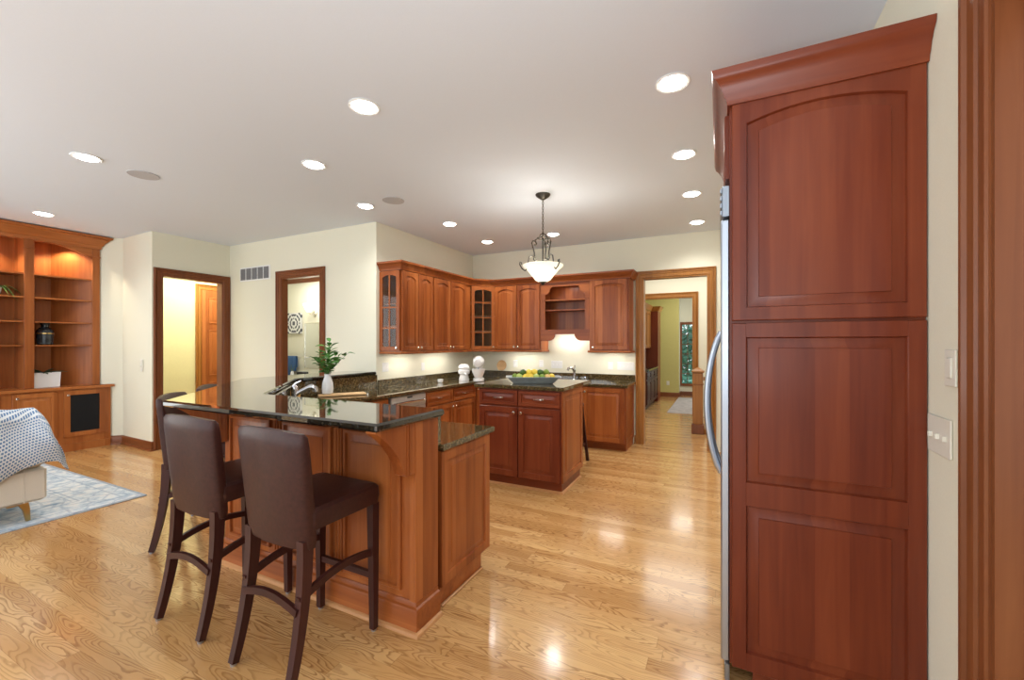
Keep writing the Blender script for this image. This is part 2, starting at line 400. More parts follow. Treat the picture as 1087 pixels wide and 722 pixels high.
def panel_loops(x0, z0, x1, z1, y0, t, fw=.058, arch=0.0, raised=True, na=10):
    """raised panel door in its own x-z plane facing -y; back at y0, front at y0-t"""
    def loop(i, y, a):
        X0, X1, Z0, Z1 = x0 + i, x1 - i, z0 + i, z1 - i
        pts = [(X0, y, Z0), (X1, y, Z0)]
        for k in range(na + 1):
            s = 1 - 2 * k / na
            xx = (X0 + X1) / 2 + s * (X1 - X0) / 2
            zz = Z1 - a * (s * s)
            pts.append((xx, y, zz))
        return pts
    A = arch
    L = [loop(0, y0, 0), loop(0, y0 - t + .004, 0), loop(.004, y0 - t, 0), loop(fw, y0 - t, A), loop(fw + .004, y0 - t + min(.014, t - .003), A), loop(fw + .014, y0 - t + min(.014, t - .003), A)]
    if raised: L += [loop(fw + .044, y0 - t + .0055, A * .92), loop(fw + .0455, y0 - t + .001, A * .92)]
    return L
def door_mb(x0, z0, x1, z1, y0=0.0, t=.021, fw=.058, arch=0.0, raised=True):
    return MB().loops(panel_loops(x0, z0, x1, z1, y0, t, fw, arch, raised))
def knob_mb(x, z, y=-.021):
    m = MB(); m.M = Matrix.Translation((x, y, z)) @ Matrix.Rotation(PI / 2, 4, 'X')
    return m.lathe([(.006, 0), (.005, .012), (.014, .018), (.016, .025), (.011, .031)], 14)
def pull_mb(x, z, w=.11, y=-.021):
    m = MB(); P = []
    for k in range(9):
        s = -1 + 2 * k / 8
        P.append((x + s * w / 2, y - .028 * (1 - s ** 4) + .002, z))
    m.tube(P, 0, flat=(.004, .006)); return m
def add_door(par, x0, z0, x1, z1, M, knob=None, arch=0.0, fw=.058, name='door'):
    d = door_mb(x0, z0, x1, z1, arch=arch, fw=fw).build(name, M[2], par)
    if knob: knob_mb(*knob).build('knob', NICKEL, d)
    return d
def add_drawer(par, x0, z0, x1, z1, M, pull=True):
    d = door_mb(x0, z0, x1, z1, fw=.032).build('drawer', M[0], par)
    if pull: pull_mb((x0 + x1) / 2, (z0 + z1) / 2).build('pull', NICKEL, d)
    return d
def glass_door(par, x0, z0, x1, z1, rows, M, arch=.03, knob=None):
    """muntined door: rows = heights of the horizontal bars"""
    fw = .05; m = MB()
    def loop(i, y, a, na=10):
        X0, X1, Z0, Z1 = x0 + i, x1 - i, z0 + i, z1 - i
        return [(X0, y, Z0), (X1, y, Z0)] + [((X0 + X1) / 2 + (1 - 2 * k / na) * (X1 - X0) / 2, y, Z1 - a * (1 - 2 * k / na) ** 2) for k in range(na + 1)]
    m.loops([loop(fw, 0, arch), loop(0, 0, 0), loop(0, -.021, 0), loop(fw, -.021, arch), loop(fw, 0, arch)], False, False)
    d = m.build('door', M[2], par)
    g = MB(); xm = (x0 + x1) / 2
    g.box(xm - .009, -.018, z0 + fw - .004, xm + .009, -.004, z1 - fw + .004)
    for z in rows: g.box(x0 + fw - .004, -.0175, z - .009, x1 - fw + .004, -.0045, z + .009)
    g.build('muntins', M[2], d)
    MB().box(x0 + fw - .004, -.012, z0 + fw - .004, x1 - fw + .004, -.009, z1 - fw + .002).build('pane', GLASS, d)
    if knob: knob_mb(*knob).build('knob', NICKEL, d)
    return d
def casing(name, u0, u1, h, fmap, M, w=.10, depth=.0):
    """door casing on three sides plus jamb lining; fmap(u, z, t) with t out of the wall"""
    prof = [(-.004, 0), (-.004, .010), (.002, .016), (.009, .016), (.013, .009), (.030, .014), (.046, .011), (.050, .019), (.058, .021), (.063, .013), (w - .020, .018), (w - .016, .030), (w - .004, .031), (w, .026), (w, 0)]
    m = MB(); path = [(u0, 0), (u0, h), (u1, h), (u1, 0)]
    # outward offset of the U: left of travel
    L = []
    for k in range(4):
        row = []
        for o, t in prof:
            q = offset_path(path, -o)[k]; row.append(fmap(q[0], q[1], t))
        L.append(row)
    m.loops(L)
    if depth:
        L = []
        for k in range(4):
            row = []
            for o, t in ((0, .004), (-.02, .004), (-.02, -depth), (0, -depth)):
                q = offset_path(path, -o)[k]; row.append(fmap(q[0], q[1], t))
            L.append(row)
        m.loops(L)
    return struct(m, name, M)

# ------------------------------------------------------------------ the setting
CZ = 3.03
struct(MB().box(-10, -5, -.1, 3, 14, 0), 'floor', FLOOR)
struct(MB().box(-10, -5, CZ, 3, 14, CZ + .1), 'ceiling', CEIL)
def wall(name, mat, boxes):
    m = MB()
    for b in boxes: m.box(*b)
    return struct(m, name, mat, smooth=False)
YB = 6.43; XK = -3.935; YD = 4.08; XH = -7.03
wall('wall_back', WALL, [(-8.5, YB, 0, -1.03, YB + .14, CZ), (-.15, YB, 0, 2.9, YB + .14, CZ), (-1.03, YB, 2.44, -.15, YB + .14, CZ)])
wall('wall_kitchen_side', WALL, [(XK - .12, YD, 0, XK, YB, CZ)])
wall('wall_bath_side', WALL, [(XH - .13, YD, 0, -5.775, YD + .09, CZ), (-4.95, YD, 0, XK - .12, YD + .09, CZ), (-5.775, YD, 2.44, -4.95, YD + .09, CZ)])
wall('wall_hall_side', WALL, [(XH - .13, 3.05, 0, XH, 3.16, CZ), (XH - .13, 3.98, 0, XH, YD, CZ), (XH - .13, 3.16, 2.44, XH, 3.98, CZ)])
m = MB().prism([(XH - .13, 3.05), (XH - .13, 3.17), (-7.97, 3.20), (-8.86, 2.31), (-8.72, 2.28), (-7.92, 3.08)][::-1], 0, CZ)
struct(m, 'wall_alcove', WALL, smooth=False)
wall('wall_left', WALL, [(-8.78, -5, 0, -8.66, 2.30, CZ)])
wall('wall_right', WALL, [(.675, 1.64, 0, .835, YB, CZ), (.675, .75, 2.455, .835, 1.64, CZ), (.675, -.6, 0, .835, .75, CZ)])
# trims round the openings
casing('trim_1', -1.03, -.15, 2.44, lambda u, z, t: (u, YB - t, z), OT[2], .095, .14)
casing('trim_2', -5.775, -4.95, 2.44, lambda u, z, t: (u, YD - t, z), BT[2], .095, .09)
casing('trim_3', 3.16, 3.98, 2.44, lambda u, z, t: (XH + t, u, z), BT[2], .095, .13)
casing('trim_4', .75, 1.64, 2.455, lambda u, z, t: (.675 - t, u, z), BT[2], .11, .16)
# baseboards
BASEP = [(0, 0), (.034, 0), (.034, .012), (.028, .022), (.016, .026), (.016, .10), (.010, .115), (.004, .125), (0, .125)]
def baseboard(name, path, M=BT): return struct(sweep(MB(), path, BASEP), name, M[0])
baseboard('baseboard_alcove', [(-8.035, 2.965), (-7.92, 3.08), (XH, 3.05), (XH, 3.065)])
baseboard('baseboard_back', [(-1.145, YB), (-1.128, YB)], OT)
baseboard('baseboard_bath_side', [(XH, YD), (-5.875, YD)])
# wall vent
v = empty('wall_vent', (-6.385, YD, 2.44), 0, 'white framed return air grille with grey louvres high beside the bathroom door', 'vent')
m = MB(); m.box(-.365, -.008, 0, .365, -.001, .215, .002); m.build('frame', WHITE, v)
for k in range(5):
    x0 = -.345 + k * .14
    m = MB(); m.box(x0 + .006, -.011, .02, x0 + .120, -.007, .195)
    for q in range(9): m.box(x0 + .006, -.017, .025 + q * .019, x0 + .120, -.011, .034 + q * .019)
    m.build('louvre', GRAYL, v)

# --- rooms seen through the openings
# hall behind the left doorway
wall('wall_hall_far', HALLP, [(-8.42, 3.2, 0, -8.30, 6.3, CZ)])
wall('wall_hall_end', HALLP, [(-8.30, 6.18, 0, XH - .13, 6.30, CZ)])
casing('trim_5', 4.33, 5.14, 2.44, lambda u, z, t: (-8.30 + t, u, z), OT[2], .095, 0)
d = MB(); d.box(-8.30, 4.335, .01, -8.285, 5.135, 2.435)
dd = struct(d, 'door_1', BK[2])
hp = MB(); hp.M = Matrix.Translation((-8.285, 4.335, 0)) @ Matrix.Rotation(PI / 2, 4, 'Z')
for a, b in ((.11, .37), (.43, .69)):
    for z0, z1 in ((.22, .78), (.90, 1.72), (1.84, 2.30)):
        hp.loops([[(x, -y, z) for x, y, z in l] for l in [[(p[0], -p[1], p[2]) for p in q] for q in panel_loops(a, z0, b, z1, 0, .012, .012)]])
hp.build('panels', BK[2], dd)
area('hall_fill', (-7.7, 4.3, 3.0), (0, 0, 0), .6, 1.5, 48, (1, .95, .82))  # added fill at the hall ceiling, no fixture there
# bathroom
wall('wall_bath_back', WALL, [(XH - .13, 5.0, 0, XK - .12, 5.1, CZ)])
wall('wall_bath_left', WALL, [(XH - .13, YD + .13, 0, XH - .01, 5.0, CZ)])
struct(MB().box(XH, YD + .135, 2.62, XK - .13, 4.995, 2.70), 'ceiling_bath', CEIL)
struct(sweep(MB(), [(XH + .01, 5.0), (XK - .13, 5.0)], [(0, 2.53), (.012, 2.53), (.02, 2.56), (.06, 2.60), (.065, 2.62), (0, 2.62)]), 'trim_6', BT[0])
area('bath_fill', (-6.0, 4.5, 2.58), (0, 0, 0), .8, .4, 11, (1, .97, .92))  # unseen fill light added for the bathroom, without a fixture
o = MB().box(-.18, -.035, -.18, .18, 0, .18, .003).build('wall_art', ART, loc=(-6.695, 4.998, 1.83)); tag(o, 'square black and white medallion print on the bathroom wall', 'picture')
t = empty('towel_rail', (-6.68, 5.0, 1.24), 0, 'metal towel rail on the bathroom wall below the medallion print', 'towel rail')
MB().tube([(-.30, -.06, 0), (.30, -.06, 0)], .008).build('bar', NICKEL, t)
for s in (-.29, .29): MB().tube([(s, 0, 0), (s, -.06, 0)], .012).build('bracket', NICKEL, t)
for nm, xa, xb, zb, lb in (('towel', -6.90, -6.73, .86, 'longer blue towel hanging on the bathroom rail'), ('towel', -6.735, -6.585, 1.00, 'shorter blue towel hanging on the bathroom rail')):
    m = MB(); yo = 4.925 if zb < .9 else 4.915
    L = []
    for k in range(9):
        x = xa + (xb - xa) * k / 8; w = .006 * math.sin(k * 1.9)
        pr = [(yo, zb), (yo - .004, 1.24), (yo + .01, 1.262), (yo + .03, 1.262), (yo + .042, 1.24), (yo + .036, zb + .06),
              (yo + .028, zb + .06), (yo + .031, 1.236), (yo + .022, 1.250), (yo + .018, 1.250), (yo + .009, 1.236), (yo + .012, zb)]
        L.append([(x, y + w, z) for y, z in pr])
    tag(m.loops(L).build(nm, NAVY), lb, 'towel', 'blue towels on the bathroom rail')
t = empty('bath_mirror', (-6.20, 4.998, 1.06), 0, 'tall framed mirror over the bathroom vanity', 'mirror')
MB().box(-.235, -.012, 0, .235, -.004, .76).build('mirror_glass', MIRROR, t)
m = MB()
for b in ((-.25, -.02, -.015, .25, 0, .0), (-.25, -.02, .76, .25, 0, .775), (-.25, -.02, 0, -.235, 0, .76), (.235, -.02, 0, .25, 0, .76)): m.box(*b)
m.build('frame', NICKEL, t)
t = empty('wall_sconce', (-6.20, 4.998, 1.98), 0, 'white glass wall sconce lit above the bathroom mirror', 'lamp')
m = MB(); m.M = Matrix.Rotation(PI / 2, 4, 'X'); m.lathe([(.05, 0), (.05, .012), (.02, .02)], 18); m.build('backplate', NICKEL, t)
MB().tube([(0, -.02, 0), (0, -.07, -.01), (0, -.11, .0), (0, -.12, .03)], .009).build('arm', NICKEL, t)
m = MB(); m.lathe([(.03, .03), (.05, .06), (.07, .11), (.095, .16), (.088, .16), (.062, .11), (.042, .065), (.02, .04)], 20, (0, -.12, 0)); m.build('shade', SCON, t)
t = empty('bath_vanity', (-6.05, 4.74, 0), 0, 'white topped vanity under the bathroom mirror', 'vanity')
MB().box(-.42, -.22, .1, .42, .25, .90).build('cabinet', BT[2], t)
MB().box(-.45, -.25, .90, .45, .255, .94, .006).build('top', CERAM, t)
t = empty('twig_vase', (-6.27, 4.62, .94), 0, 'small white vase of bare twigs on the bathroom vanity', 'vase')
MB().lathe([(.025, 0), (.03, .03), (.022, .07), (.014, .09)], 16).build('body', CERAM, t)
m = MB()
for k in range(5):
    a = k * 1.3; m.tube([(0, 0, .07), (.03 * math.cos(a), .03 * math.sin(a), .13), (.08 * math.cos(a), .04 * math.sin(a), .19)], [.003, .0025, .0015], 5)
m.build('twigs', STEM, t)
t = empty('tissue_box', (-6.02, 4.62, .94), 0, 'small dark box on the bathroom vanity', 'box')
MB().box(-.07, -.06, 0, .07, .06, .085, .008).build('body', BLACKP, t); MB().box(-.05, -.03, .083, .05, .03, .087).build('slot', GRAYL, t)
# passage and dining room behind the far doorway
wall('wall_passage', WALL, [(-4, 9.40, 0, -1.65, 9.52, CZ), (-.50, 9.40, 0, 2.9, 9.52, CZ), (-1.65, 9.40, 2.44, -.50, 9.52, CZ)])
wall('wall_passage_left', WALL, [(-4.12, YB + .14, 0, -4.0, 9.52, CZ)])
wall('wall_passage_right', WALL, [(2.78, YB + .14, 0, 2.9, 13.2, CZ)])
casing('trim_7', -1.65, -.50, 2.44, lambda u, z, t: (u, 9.40 - t, z), OT[2], .095, .12)
wall('wall_dining_left', OLIVE, [(-2.12, 9.52, 0, -2.0, 12.6, CZ)])
wall('wall_dining_back', OLIVE, [(-2.0, 12.45, 0, -1.03, 12.6, CZ)])
wall('wall_dining_bay', WALL, [(-1.15, 12.9, 0, -.99, 13.05, CZ), (-.68, 12.9, 0, 2.9, 13.05, CZ), (-.99, 12.9, 2.02, -.68, 13.05, CZ), (-.99, 12.9, 0, -.68, 13.05, .33), (-1.15, 12.6, 0, -1.03, 12.9, CZ)])
struct(sweep(MB(), [(-2.0, 12.45), (-1.03, 12.45), (-1.03, 12.9), (2.0, 12.9)], BASEP), 'baseboard_dining', BT[0])
m = MB()
for b in ((-1.05, 12.87, .28, -.98, 12.93, 2.08), (-.69, 12.87, .28, -.62, 12.93, 2.08), (-.98, 12.87, 2.01, -.69, 12.93, 2.08), (-.98, 12.87, .28, -.69, 12.93, .35)): m.box(*b)
w = struct(m, 'window_1', BT[2])
m = MB(); m.box(-.842, 12.895, .35, -.828, 12.92, 2.01)
for k in range(1, 6): m.box(-.98, 12.896, .35 + k * .277 - .007, -.69, 12.919, .35 + k * .277 + .007)
m.build('muntins', BT[2], w); MB().box(-.98, 12.905, .35, -.69, 12.909, 2.01).build('pane', GLASS, w)
area('dining_daylight', (.6, 12.3, 1.6), (PI / 2, 0, PI * .85), 1.6, 1.8, 26, (.8, .9, 1.0))
area('passage_fill', (-.4, 8.0, 3.0), (0, 0, 0), 2.4, 2.2, 50, (1, .97, .92))  # added light to brighten the passage walls, no lamp modelled
area('dining_fill', (-.6, 11.2, 3.0), (0, 0, 0), 1.0, 1.0, 22, (1, .96, .85))  # fill added under the dining room ceiling, out of view
m = MB()
rr = random.Random(3)
for k in range(3200):
    c = Vector((rr.uniform(-2.6, 1.6), rr.uniform(14.4, 15.4), rr.uniform(0, 3.2) * rr.uniform(.5, 1)))
    a = Vector((rr.uniform(-1, 1), rr.uniform(-1, 1), rr.uniform(-1, 1))).normalized() * .16
    b2 = a.orthogonal().normalized() * .06
    m.add([c - a, c + b2, c + a, c - b2], [(0, 1, 2, 3)])
t = empty('garden_shrub', (-.5, 14.9, 0), 0, 'leafy green shrub outside the dining room window', 'shrub')
m.v = [(p[0] + .5, p[1] - 14.9, p[2]) for p in m.v]
m.build('foliage', plain('garden_leaf', (.20, .50, .42), .6, noise=.5, nscale=3), t, solid=False, smooth=False)
MB().tube([(0, 0, 0), (.05, 0, 1.0), (0, .05, 2.0)], [.05, .04, .02]).build('stem', BT[2], t)
tag(MB().box(-1.03, 9.56, 0, .8, 12.4, .012, .004).build('area_rug', plain('pale_rug', (.50, .45, .42), .95, noise=.25, nscale=8)), 'pale rug on the dining room floor beyond the two doorways', 'rug')
# dining built-in on the left wall
h = empty('dining_hutch', (-1.98, 9.56, 0), PI / 2, 'dark built-in hutch with black top along the dining room wall', 'hutch')
m = MB(); m.box(0, -.53, .1, 1.75, -.01, .86); m.box(0, -.46, 0, 1.75, -.01, .1); m.build('base', ES[2], h)
for k in range(3):
    q = MB(); q.M = Matrix.Translation((0, -.53, 0)); q.loops(panel_loops(.02 + k * .57, .13, .57 + k * .57, .66, 0, .02)); q.build('door', ES[2], h)
    q = MB(); q.M = Matrix.Translation((0, -.53, 0)); q.loops(panel_loops(.02 + k * .57, .68, .57 + k * .57, .84, 0, .02, .03)); q.build('drawer', ES[0], h)
MB().box(-.0, -.56, .86, 1.75, -.01, .90, .005).build('countertop', GRAN, h)
m = MB(); m.box(0, -.36, 1.36, 1.75, -.01, 2.30); m.build('upper_cabinet', CH[2], h)
for k in range(3):
    q = MB(); q.M = Matrix.Translation((0, -.36, 0)); q.loops(panel_loops(.02 + k * .57, 1.38, .57 + k * .57, 2.28, 0, .02, .06, 0, False)); q.build('upper_door', OT[2], h)
MB().box(1.75, -.55, 0, 2.25, -.01, 2.30).build('tall_cabinet', PN[2], h)
m = MB(); sweep(m, [(-.0, -.38), (1.75, -.38), (1.75, -.56), (2.25, -.56)], [(0, 2.30), (.01, 2.30), (.03, 2.36), (.06, 2.42), (0, 2.42)]); m.build('cornice', OT[0], h)
# newel post and stair rail in the passage
t = empty('newel_post', (-.335, 7.62, 0), 0, 'square oak newel post with pyramid cap in the passage beyond the doorway', 'newel post')
MB().box(-.095, -.095, 0, .095, .095, .16, .008).build('plinth', BT[2], t)
m = MB(); m.box(-.075, -.075, .16, .075, .075, 1.0, .006); m.build('shaft', OT[2], t)
m = MB(); m.box(-.095, -.095, 1.0, .095, .095, 1.035, .008)
m.loops([[(-.085, -.085, 1.035), (.085, -.085, 1.035), (.085, .085, 1.035), (-.085, .085, 1.035)], [(-.01, -.01, 1.085), (.01, -.01, 1.085), (.01, .01, 1.085), (-.01, .01, 1.085)]])
m.build('cap', OT[0], t); MB().box(-.085, -.085, .80, .085, .085, .825, .004).build('collar', OT[0], t)
t = empty('stair_railing', (-.255, 7.62, 0), 0, 'oak stair railing with balusters running from the newel post', 'railing')
MB().tube([(0, 0, .90), (1.6, 0, .90)], 0, flat=(.03, .03)).build('handrail', OT[0], t)
MB().box(0, -.03, 0, 1.6, .03, .08, .005).build('shoe_rail', OT[0], t)
for k in range(12): MB().box(.07 + k * .125, -.016, .08, .102 + k * .125, .016, .88).build('baluster', OT[2], t)

# ------------------------------------------------------------------ pantry and refrigerator (right)
YP = 2.06
p = empty('pantry_cabinet', (.035, YP, 0), 0, 'tall red cherry pantry end with an arched upper panel and crown moulding', 'cabinet')
m = MB(); m.box(.0, .0, .10, .638, .03, 2.52); m.box(.09, .06, 0, .638, .09, .10); m.box(.0, .03, 2.20, .638, .5, 2.52); m.build('body', PN[2], p)
m = MB().loops(panel_loops(.008, 1.576, .636, 2.505, 0, .022, .055, .042)); m.build('upper_panel', PN[2], p)
# lower tall frame with two panels
m = MB()
def frame_two(mb, x0, x1, z0, z1, zs):
    t = .022
    mb.loops([[(x, 0, z) for x, z in ((x0, z0), (x1, z0), (x1, z1), (x0, z1))], [(x, -t + .004, z) for x, z in ((x0, z0), (x1, z0), (x1, z1), (x0, z1))], [(x, -t, z) for x, z in ((x0 + .004, z0 + .004), (x1 - .004, z0 + .004), (x1 - .004, z1 - .004), (x0 + .004, z1 - .004))]])
def frame_holes(mb, x0, x1, z0, z1, holes, t=.022, fw=.055):
    xs = x0 + fw, x1 - fw
    mb.box(x0, -t, z0, xs[0], 0, z1, .003); mb.box(xs[1], -t, z0, x1, 0, z1, .003)
    zz = [z0] + [q for hh in holes for q in hh] + [z1]
    for k in range(0, len(zz), 2): mb.box(xs[0] - .003, -t, zz[k], xs[1] + .003, 0, zz[k + 1], .0015)
    for a, b in holes:
        i = .0
        def lp(i, y): return [(xs[0] + i, y, a + i), (xs[1] - i, y, a + i), (xs[1] - i, y, b - i), (xs[0] + i, y, b - i)]
        mb.loops([lp(0, -.001), lp(0, -t + .002), lp(.004, -t + .014), lp(.014, -t + .014), lp(.044, -t + .006), lp(.0455, -t + .001)])
frame_holes(m, .008, .636, .10, 1.566, [(.175, .795), (.895, 1.505)])
m.build('lower_panel', PN[2], p)
CRP = [(0, 2.495), (.010, 2.495), (.014, 2.515), (.020, 2.525), (.030, 2.555), (.050, 2.588), (.062, 2.598), (.066, 2.612), (.070, 2.625), (0, 2.625)]
m = MB(); sweep(m, [(.0, 1.0), (.0, -.022), (.638, -.022)], CRP); m.build('crown_moulding', PN[0], p)
q = MB(); q.box(.0, .5, 2.20, .6, 1.0, 2.52); q.build('over_fridge_cabinet', PN[2], p)
q = MB(); q.M = Matrix.Translation((0, .98, 0)) @ Matrix.Rotation(-PI / 2, 4, 'Z')
q.loops(panel_loops(.02, 2.21, .47, 2.49, 0, .02)); q.build('door', PN[2], p)
q = MB(); q.M = Matrix.Translation((0, .98, 0)) @ Matrix.Rotation(-PI / 2, 4, 'Z')
q.loops(panel_loops(.48, 2.21, .93, 2.49, 0, .02)); q.build('door', PN[2], p)

f = empty('refrigerator', (.035, YP + .032, 0), 0, 'stainless steel refrigerator with a curved bar handle beside the tall pantry', 'refrigerator')
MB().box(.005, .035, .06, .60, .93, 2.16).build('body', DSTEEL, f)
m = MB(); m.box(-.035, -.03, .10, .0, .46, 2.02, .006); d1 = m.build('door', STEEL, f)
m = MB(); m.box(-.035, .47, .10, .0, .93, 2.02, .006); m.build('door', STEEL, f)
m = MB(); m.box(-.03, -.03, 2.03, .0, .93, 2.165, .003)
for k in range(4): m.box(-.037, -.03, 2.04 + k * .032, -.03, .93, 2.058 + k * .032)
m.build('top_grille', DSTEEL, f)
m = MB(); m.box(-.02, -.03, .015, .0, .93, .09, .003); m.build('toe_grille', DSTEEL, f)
for s in (.1, .85): MB().box(.1, s - .03, 0, .16, s + .03, .06).build('foot', BLACKP, f)
m = MB(); P = []
for k in range(21):
    s = -1 + 2 * k / 20
    P.append((-.030 - .070 * (1 - s * s) ** .8, .395, 1.17 + s * .37))
m.tube(P, .017, 10); m.build('handle', STEEL, f)
m = MB(); P = [(x, .535, z) for x, y, z in P]; m.tube(P, .017, 10); m.build('handle', STEEL, f)

# switch plates on the right-hand wall
def plate(name, loc, rz, w, h, n, label, kind='toggle', cat='switch', mat=CREAMP, group=None):
    t = empty(name, loc, rz, label, cat, group)
    MB().box(-w / 2, -.007, -h / 2, w / 2, -.001, h / 2, .002).build('plate', mat, t)
    for k in range(n):
        x = (k - (n - 1) / 2) * (w / n * .92)
        m = MB()
        if kind == 'toggle': m.box(x - .005, -.017, -.012, x + .005, -.006, .006, .001)
        elif kind == 'rocker': m.box(x - .016, -.011, -.033, x + .016, -.006, .033, .002)
        else:
            m.box(x - .014, -.009, .008, x + .014, -.006, .03, .002); m.box(x - .014, -.009, -.03, x + .014, -.006, -.008, .002)
        m.build('toggle' if kind == 'toggle' else 'insert', mat, t)
    return t
plate('switch_plate', (.675, 1.945, 1.165), -PI / 2, .17, .13, 3, 'triple switch plate with three toggles on the narrow wall beside the pantry', mat=CREAMP)
plate('switch_plate', (.675, 1.865, 1.40), -PI / 2, .075, .12, 1, 'plain single plate above the triple switch beside the pantry', 'rocker', mat=CREAMP)

# ------------------------------------------------------------------ upper cabinets
ZB, ZT = 1.375, 2.41
def upper(name, loc, rz, w, doors, label, depth=.32, M=CH):
    t = empty(name, loc, rz, label, 'cabinet', 'upper kitchen cabinets')
    m = MB(); m.box(0, 0, 0, w, depth, ZT - ZB, .001); m.build('body', M[2], t)
    for x0, x1, kx in doors:
        add_door(t, x0, .012, x1, ZT - ZB - .012, M, (kx, .05), arch=.035, fw=.052)
    return t
# left run, fronts face +x
t = empty('glass_end_cabinet', (-3.60, 4.15, ZB), PI / 2, 'upper cherry cabinet with a muntined glass end and two arched doors', 'cabinet', 'upper kitchen cabinets')
m = MB(); D = .332
for b in ((0, 0, 0, .66, D, .018), (0, 0, ZT - ZB - .018, .66, D, ZT - ZB), (0, 0, .018, .66, .018, ZT - ZB - .018), (0, D - .015, .018, .66, D, ZT - ZB - .018), (.34, .018, .018, .36, D - .015, ZT - ZB - .018),
          (.02, .018, .32, .34, D - .015, .332), (.02, .018, .60, .34, D - .015, .612)): m.box(*b)
m.build('body', CH[2], t)
add_door(t, .012, .012, .325, ZT - ZB - .012, CH, (.295, .05), arch=.035, fw=.052)
add_door(t, .335, .012, .65, ZT - ZB - .012, CH, (.365, .05), arch=.035, fw=.052)
e = empty('end_door_mount', (0, 0, 0), 0); bpy.data.objects.remove(e)
def glass_end(par):
    d = glass_door(par, .0, .012, .328, ZT - ZB - .012, (.30, .56), CH, .03, (.30, .05))
    d.matrix_local = Matrix.Translation((0, D, 0)) @ Matrix.Rotation(-PI / 2, 4, 'Z')
    return d
glass_end(t)
upper('upper_cabinet', (-3.60, 4.815, ZB), PI / 2, .995, [(.012, .405, .375), (.415, .83, .445)], 'upper cherry cabinet with two arched doors next to the corner glass cabinet')
# corner cabinet on the diagonal
t = empty('corner_cabinet', (-3.60, 5.82, ZB), math.atan2(.28, .275), 'diagonal corner upper cabinet with an eight-pane glass door', 'cabinet', 'upper kitchen cabinets')
Lc = math.hypot(.275, .28); R = Matrix.Rotation(-math.atan2(.28, .275), 4, 'Z') @ Matrix.Translation((3.60, -5.82, 0))
H = ZT - ZB; P5 = [(-3.60, 5.82), (-3.325, 6.10), (-3.325, 6.425), (-3.93, 6.425), (-3.93, 5.82)]
m = MB(); m.M = R
for z0, z1 in ((0, .018), (H - .018, H), (.30, .308), (.55, .558), (.78, .788)): m.prism([(x, y) for x, y in (P5 if z0 in (0, H - .018) else offset_path(P5, -.02, True))], z0, z1)
m.box(-3.93, 6.41, .018, -3.325, 6.425, H - .018); m.box(-3.93, 5.82, .018, -3.915, 6.41, H - .018)
m.build('body', CH[2], t)
glass_door(t, .005, .012, Lc - .005, H - .012, (.28, .52, .76), CH, .03, (Lc - .03, .05))
# far run, fronts face -y
upper('upper_cabinet', (-3.32, 6.10, ZB), 0, .815, [(.012, .40, .37), (.41, .80, .44)], 'upper cherry cabinet with two arched doors left of the open shelf niche')
upper('upper_cabinet', (-1.73, 6.10, ZB), 0, .573, [(.03, .555, .06)], 'single-door upper cherry cabinet at the right end next to the doorway casing')
# open niche with shelves and valances
NW = .772
t = empty('niche_cabinet', (-2.504, 6.10, 1.52), 0, 'open cherry shelf niche with scalloped valances above the bar sink', 'cabinet', 'upper kitchen cabinets')
m = MB()
for b in ((0, .02, .10, .035, .32, .89), (NW - .035, .02, .10, NW, .32, .89), (.035, .305, .17, NW - .035, .32, .87), (0, .02, .87, NW, .32, .89), (.035, .022, .15, NW - .035, .305, .17)): m.box(*b)
m.build('body', CH[2], t)
for z in (.46, .615): MB().box(.035, .03, z, NW - .035, .305, z + .018).build('shelf', CH[0], t)
def arc(cx, cz, r, a0, a1, n=6): return [(cx + r * math.cos(a0 + (a1 - a0) * k / n), cz + r * math.sin(a0 + (a1 - a0) * k / n)) for k in range(n + 1)]
xl, xr = .07, NW - .07
m = MB(); m.prism([(0, .89), (0, .62), (xl, .62), (xl, .71)] + arc(xl + .0, .79, .08, -PI / 2, 0) + [(xl + .10, .825)] + [(xr - .10, .825)] + arc(xr, .79, .08, PI, 3 * PI / 2) + [(xr, .62), (NW, .62), (NW, .89)], 0, .02, 'y')
m.build('upper_valance', CH[0], t)
m = MB(); m.prism([(0, .17), (0, 0), (.13, 0)] + arc(.13, .10, .10, -PI / 2, 0)[1:] + [(.25, .10)] + [(NW - .25, .10)] + arc(NW - .13, .10, .10, PI, 3 * PI / 2)[:-1] + [(NW - .13, 0), (NW, 0), (NW, .17)], 0, .02, 'y')
m.build('lower_valance', CH[0], t)
m = MB(); m.box(0, 0, .17, .07, .02, .63); m.box(NW - .07, 0, .17, NW, .02, .63); m.build('stiles', CH[2], t)
# crown and light rail round the whole run
UP = [(-3.93, 4.15), (-3.60, 4.15), (-3.60, 5.82), (-3.325, 6.10), (-1.157, 6.10), (-1.157, 6.42)]
m = MB(); sweep(m, UP, [(.0, 2.405), (.024, 2.405), (.026, 2.425), (.034, 2.435), (.044, 2.462), (.066, 2.486), (.072, 2.492), (.074, 2.512), (0, 2.512)])
tag(m.build('crown_moulding', CH[0]), 'cherry crown moulding along the top of the kitchen wall cabinets', 'moulding')
m = MB(); sweep(m, UP[:4] + [(-2.51, 6.10), (-2.51, 6.42)], [(-.02, 1.345), (.018, 1.345), (.026, 1.355), (.022, 1.366), (.022, 1.374), (-.02, 1.374)])
tag(m.build('light_rail', CH[0]), 'cherry light rail under the long run of wall cabinets', 'moulding')
m = MB(); sweep(m, [(-1.73, 6.42), (-1.73, 6.10), (-1.157, 6.10), (-1.157, 6.42)][0:], [(-.02, 1.345), (.018, 1.345), (.026, 1.355), (.022, 1.366), (.022, 1.374), (-.02, 1.374)])
tag(m.build('light_rail', CH[0]), 'short cherry light rail under the single-door wall cabinet by the doorway', 'moulding')
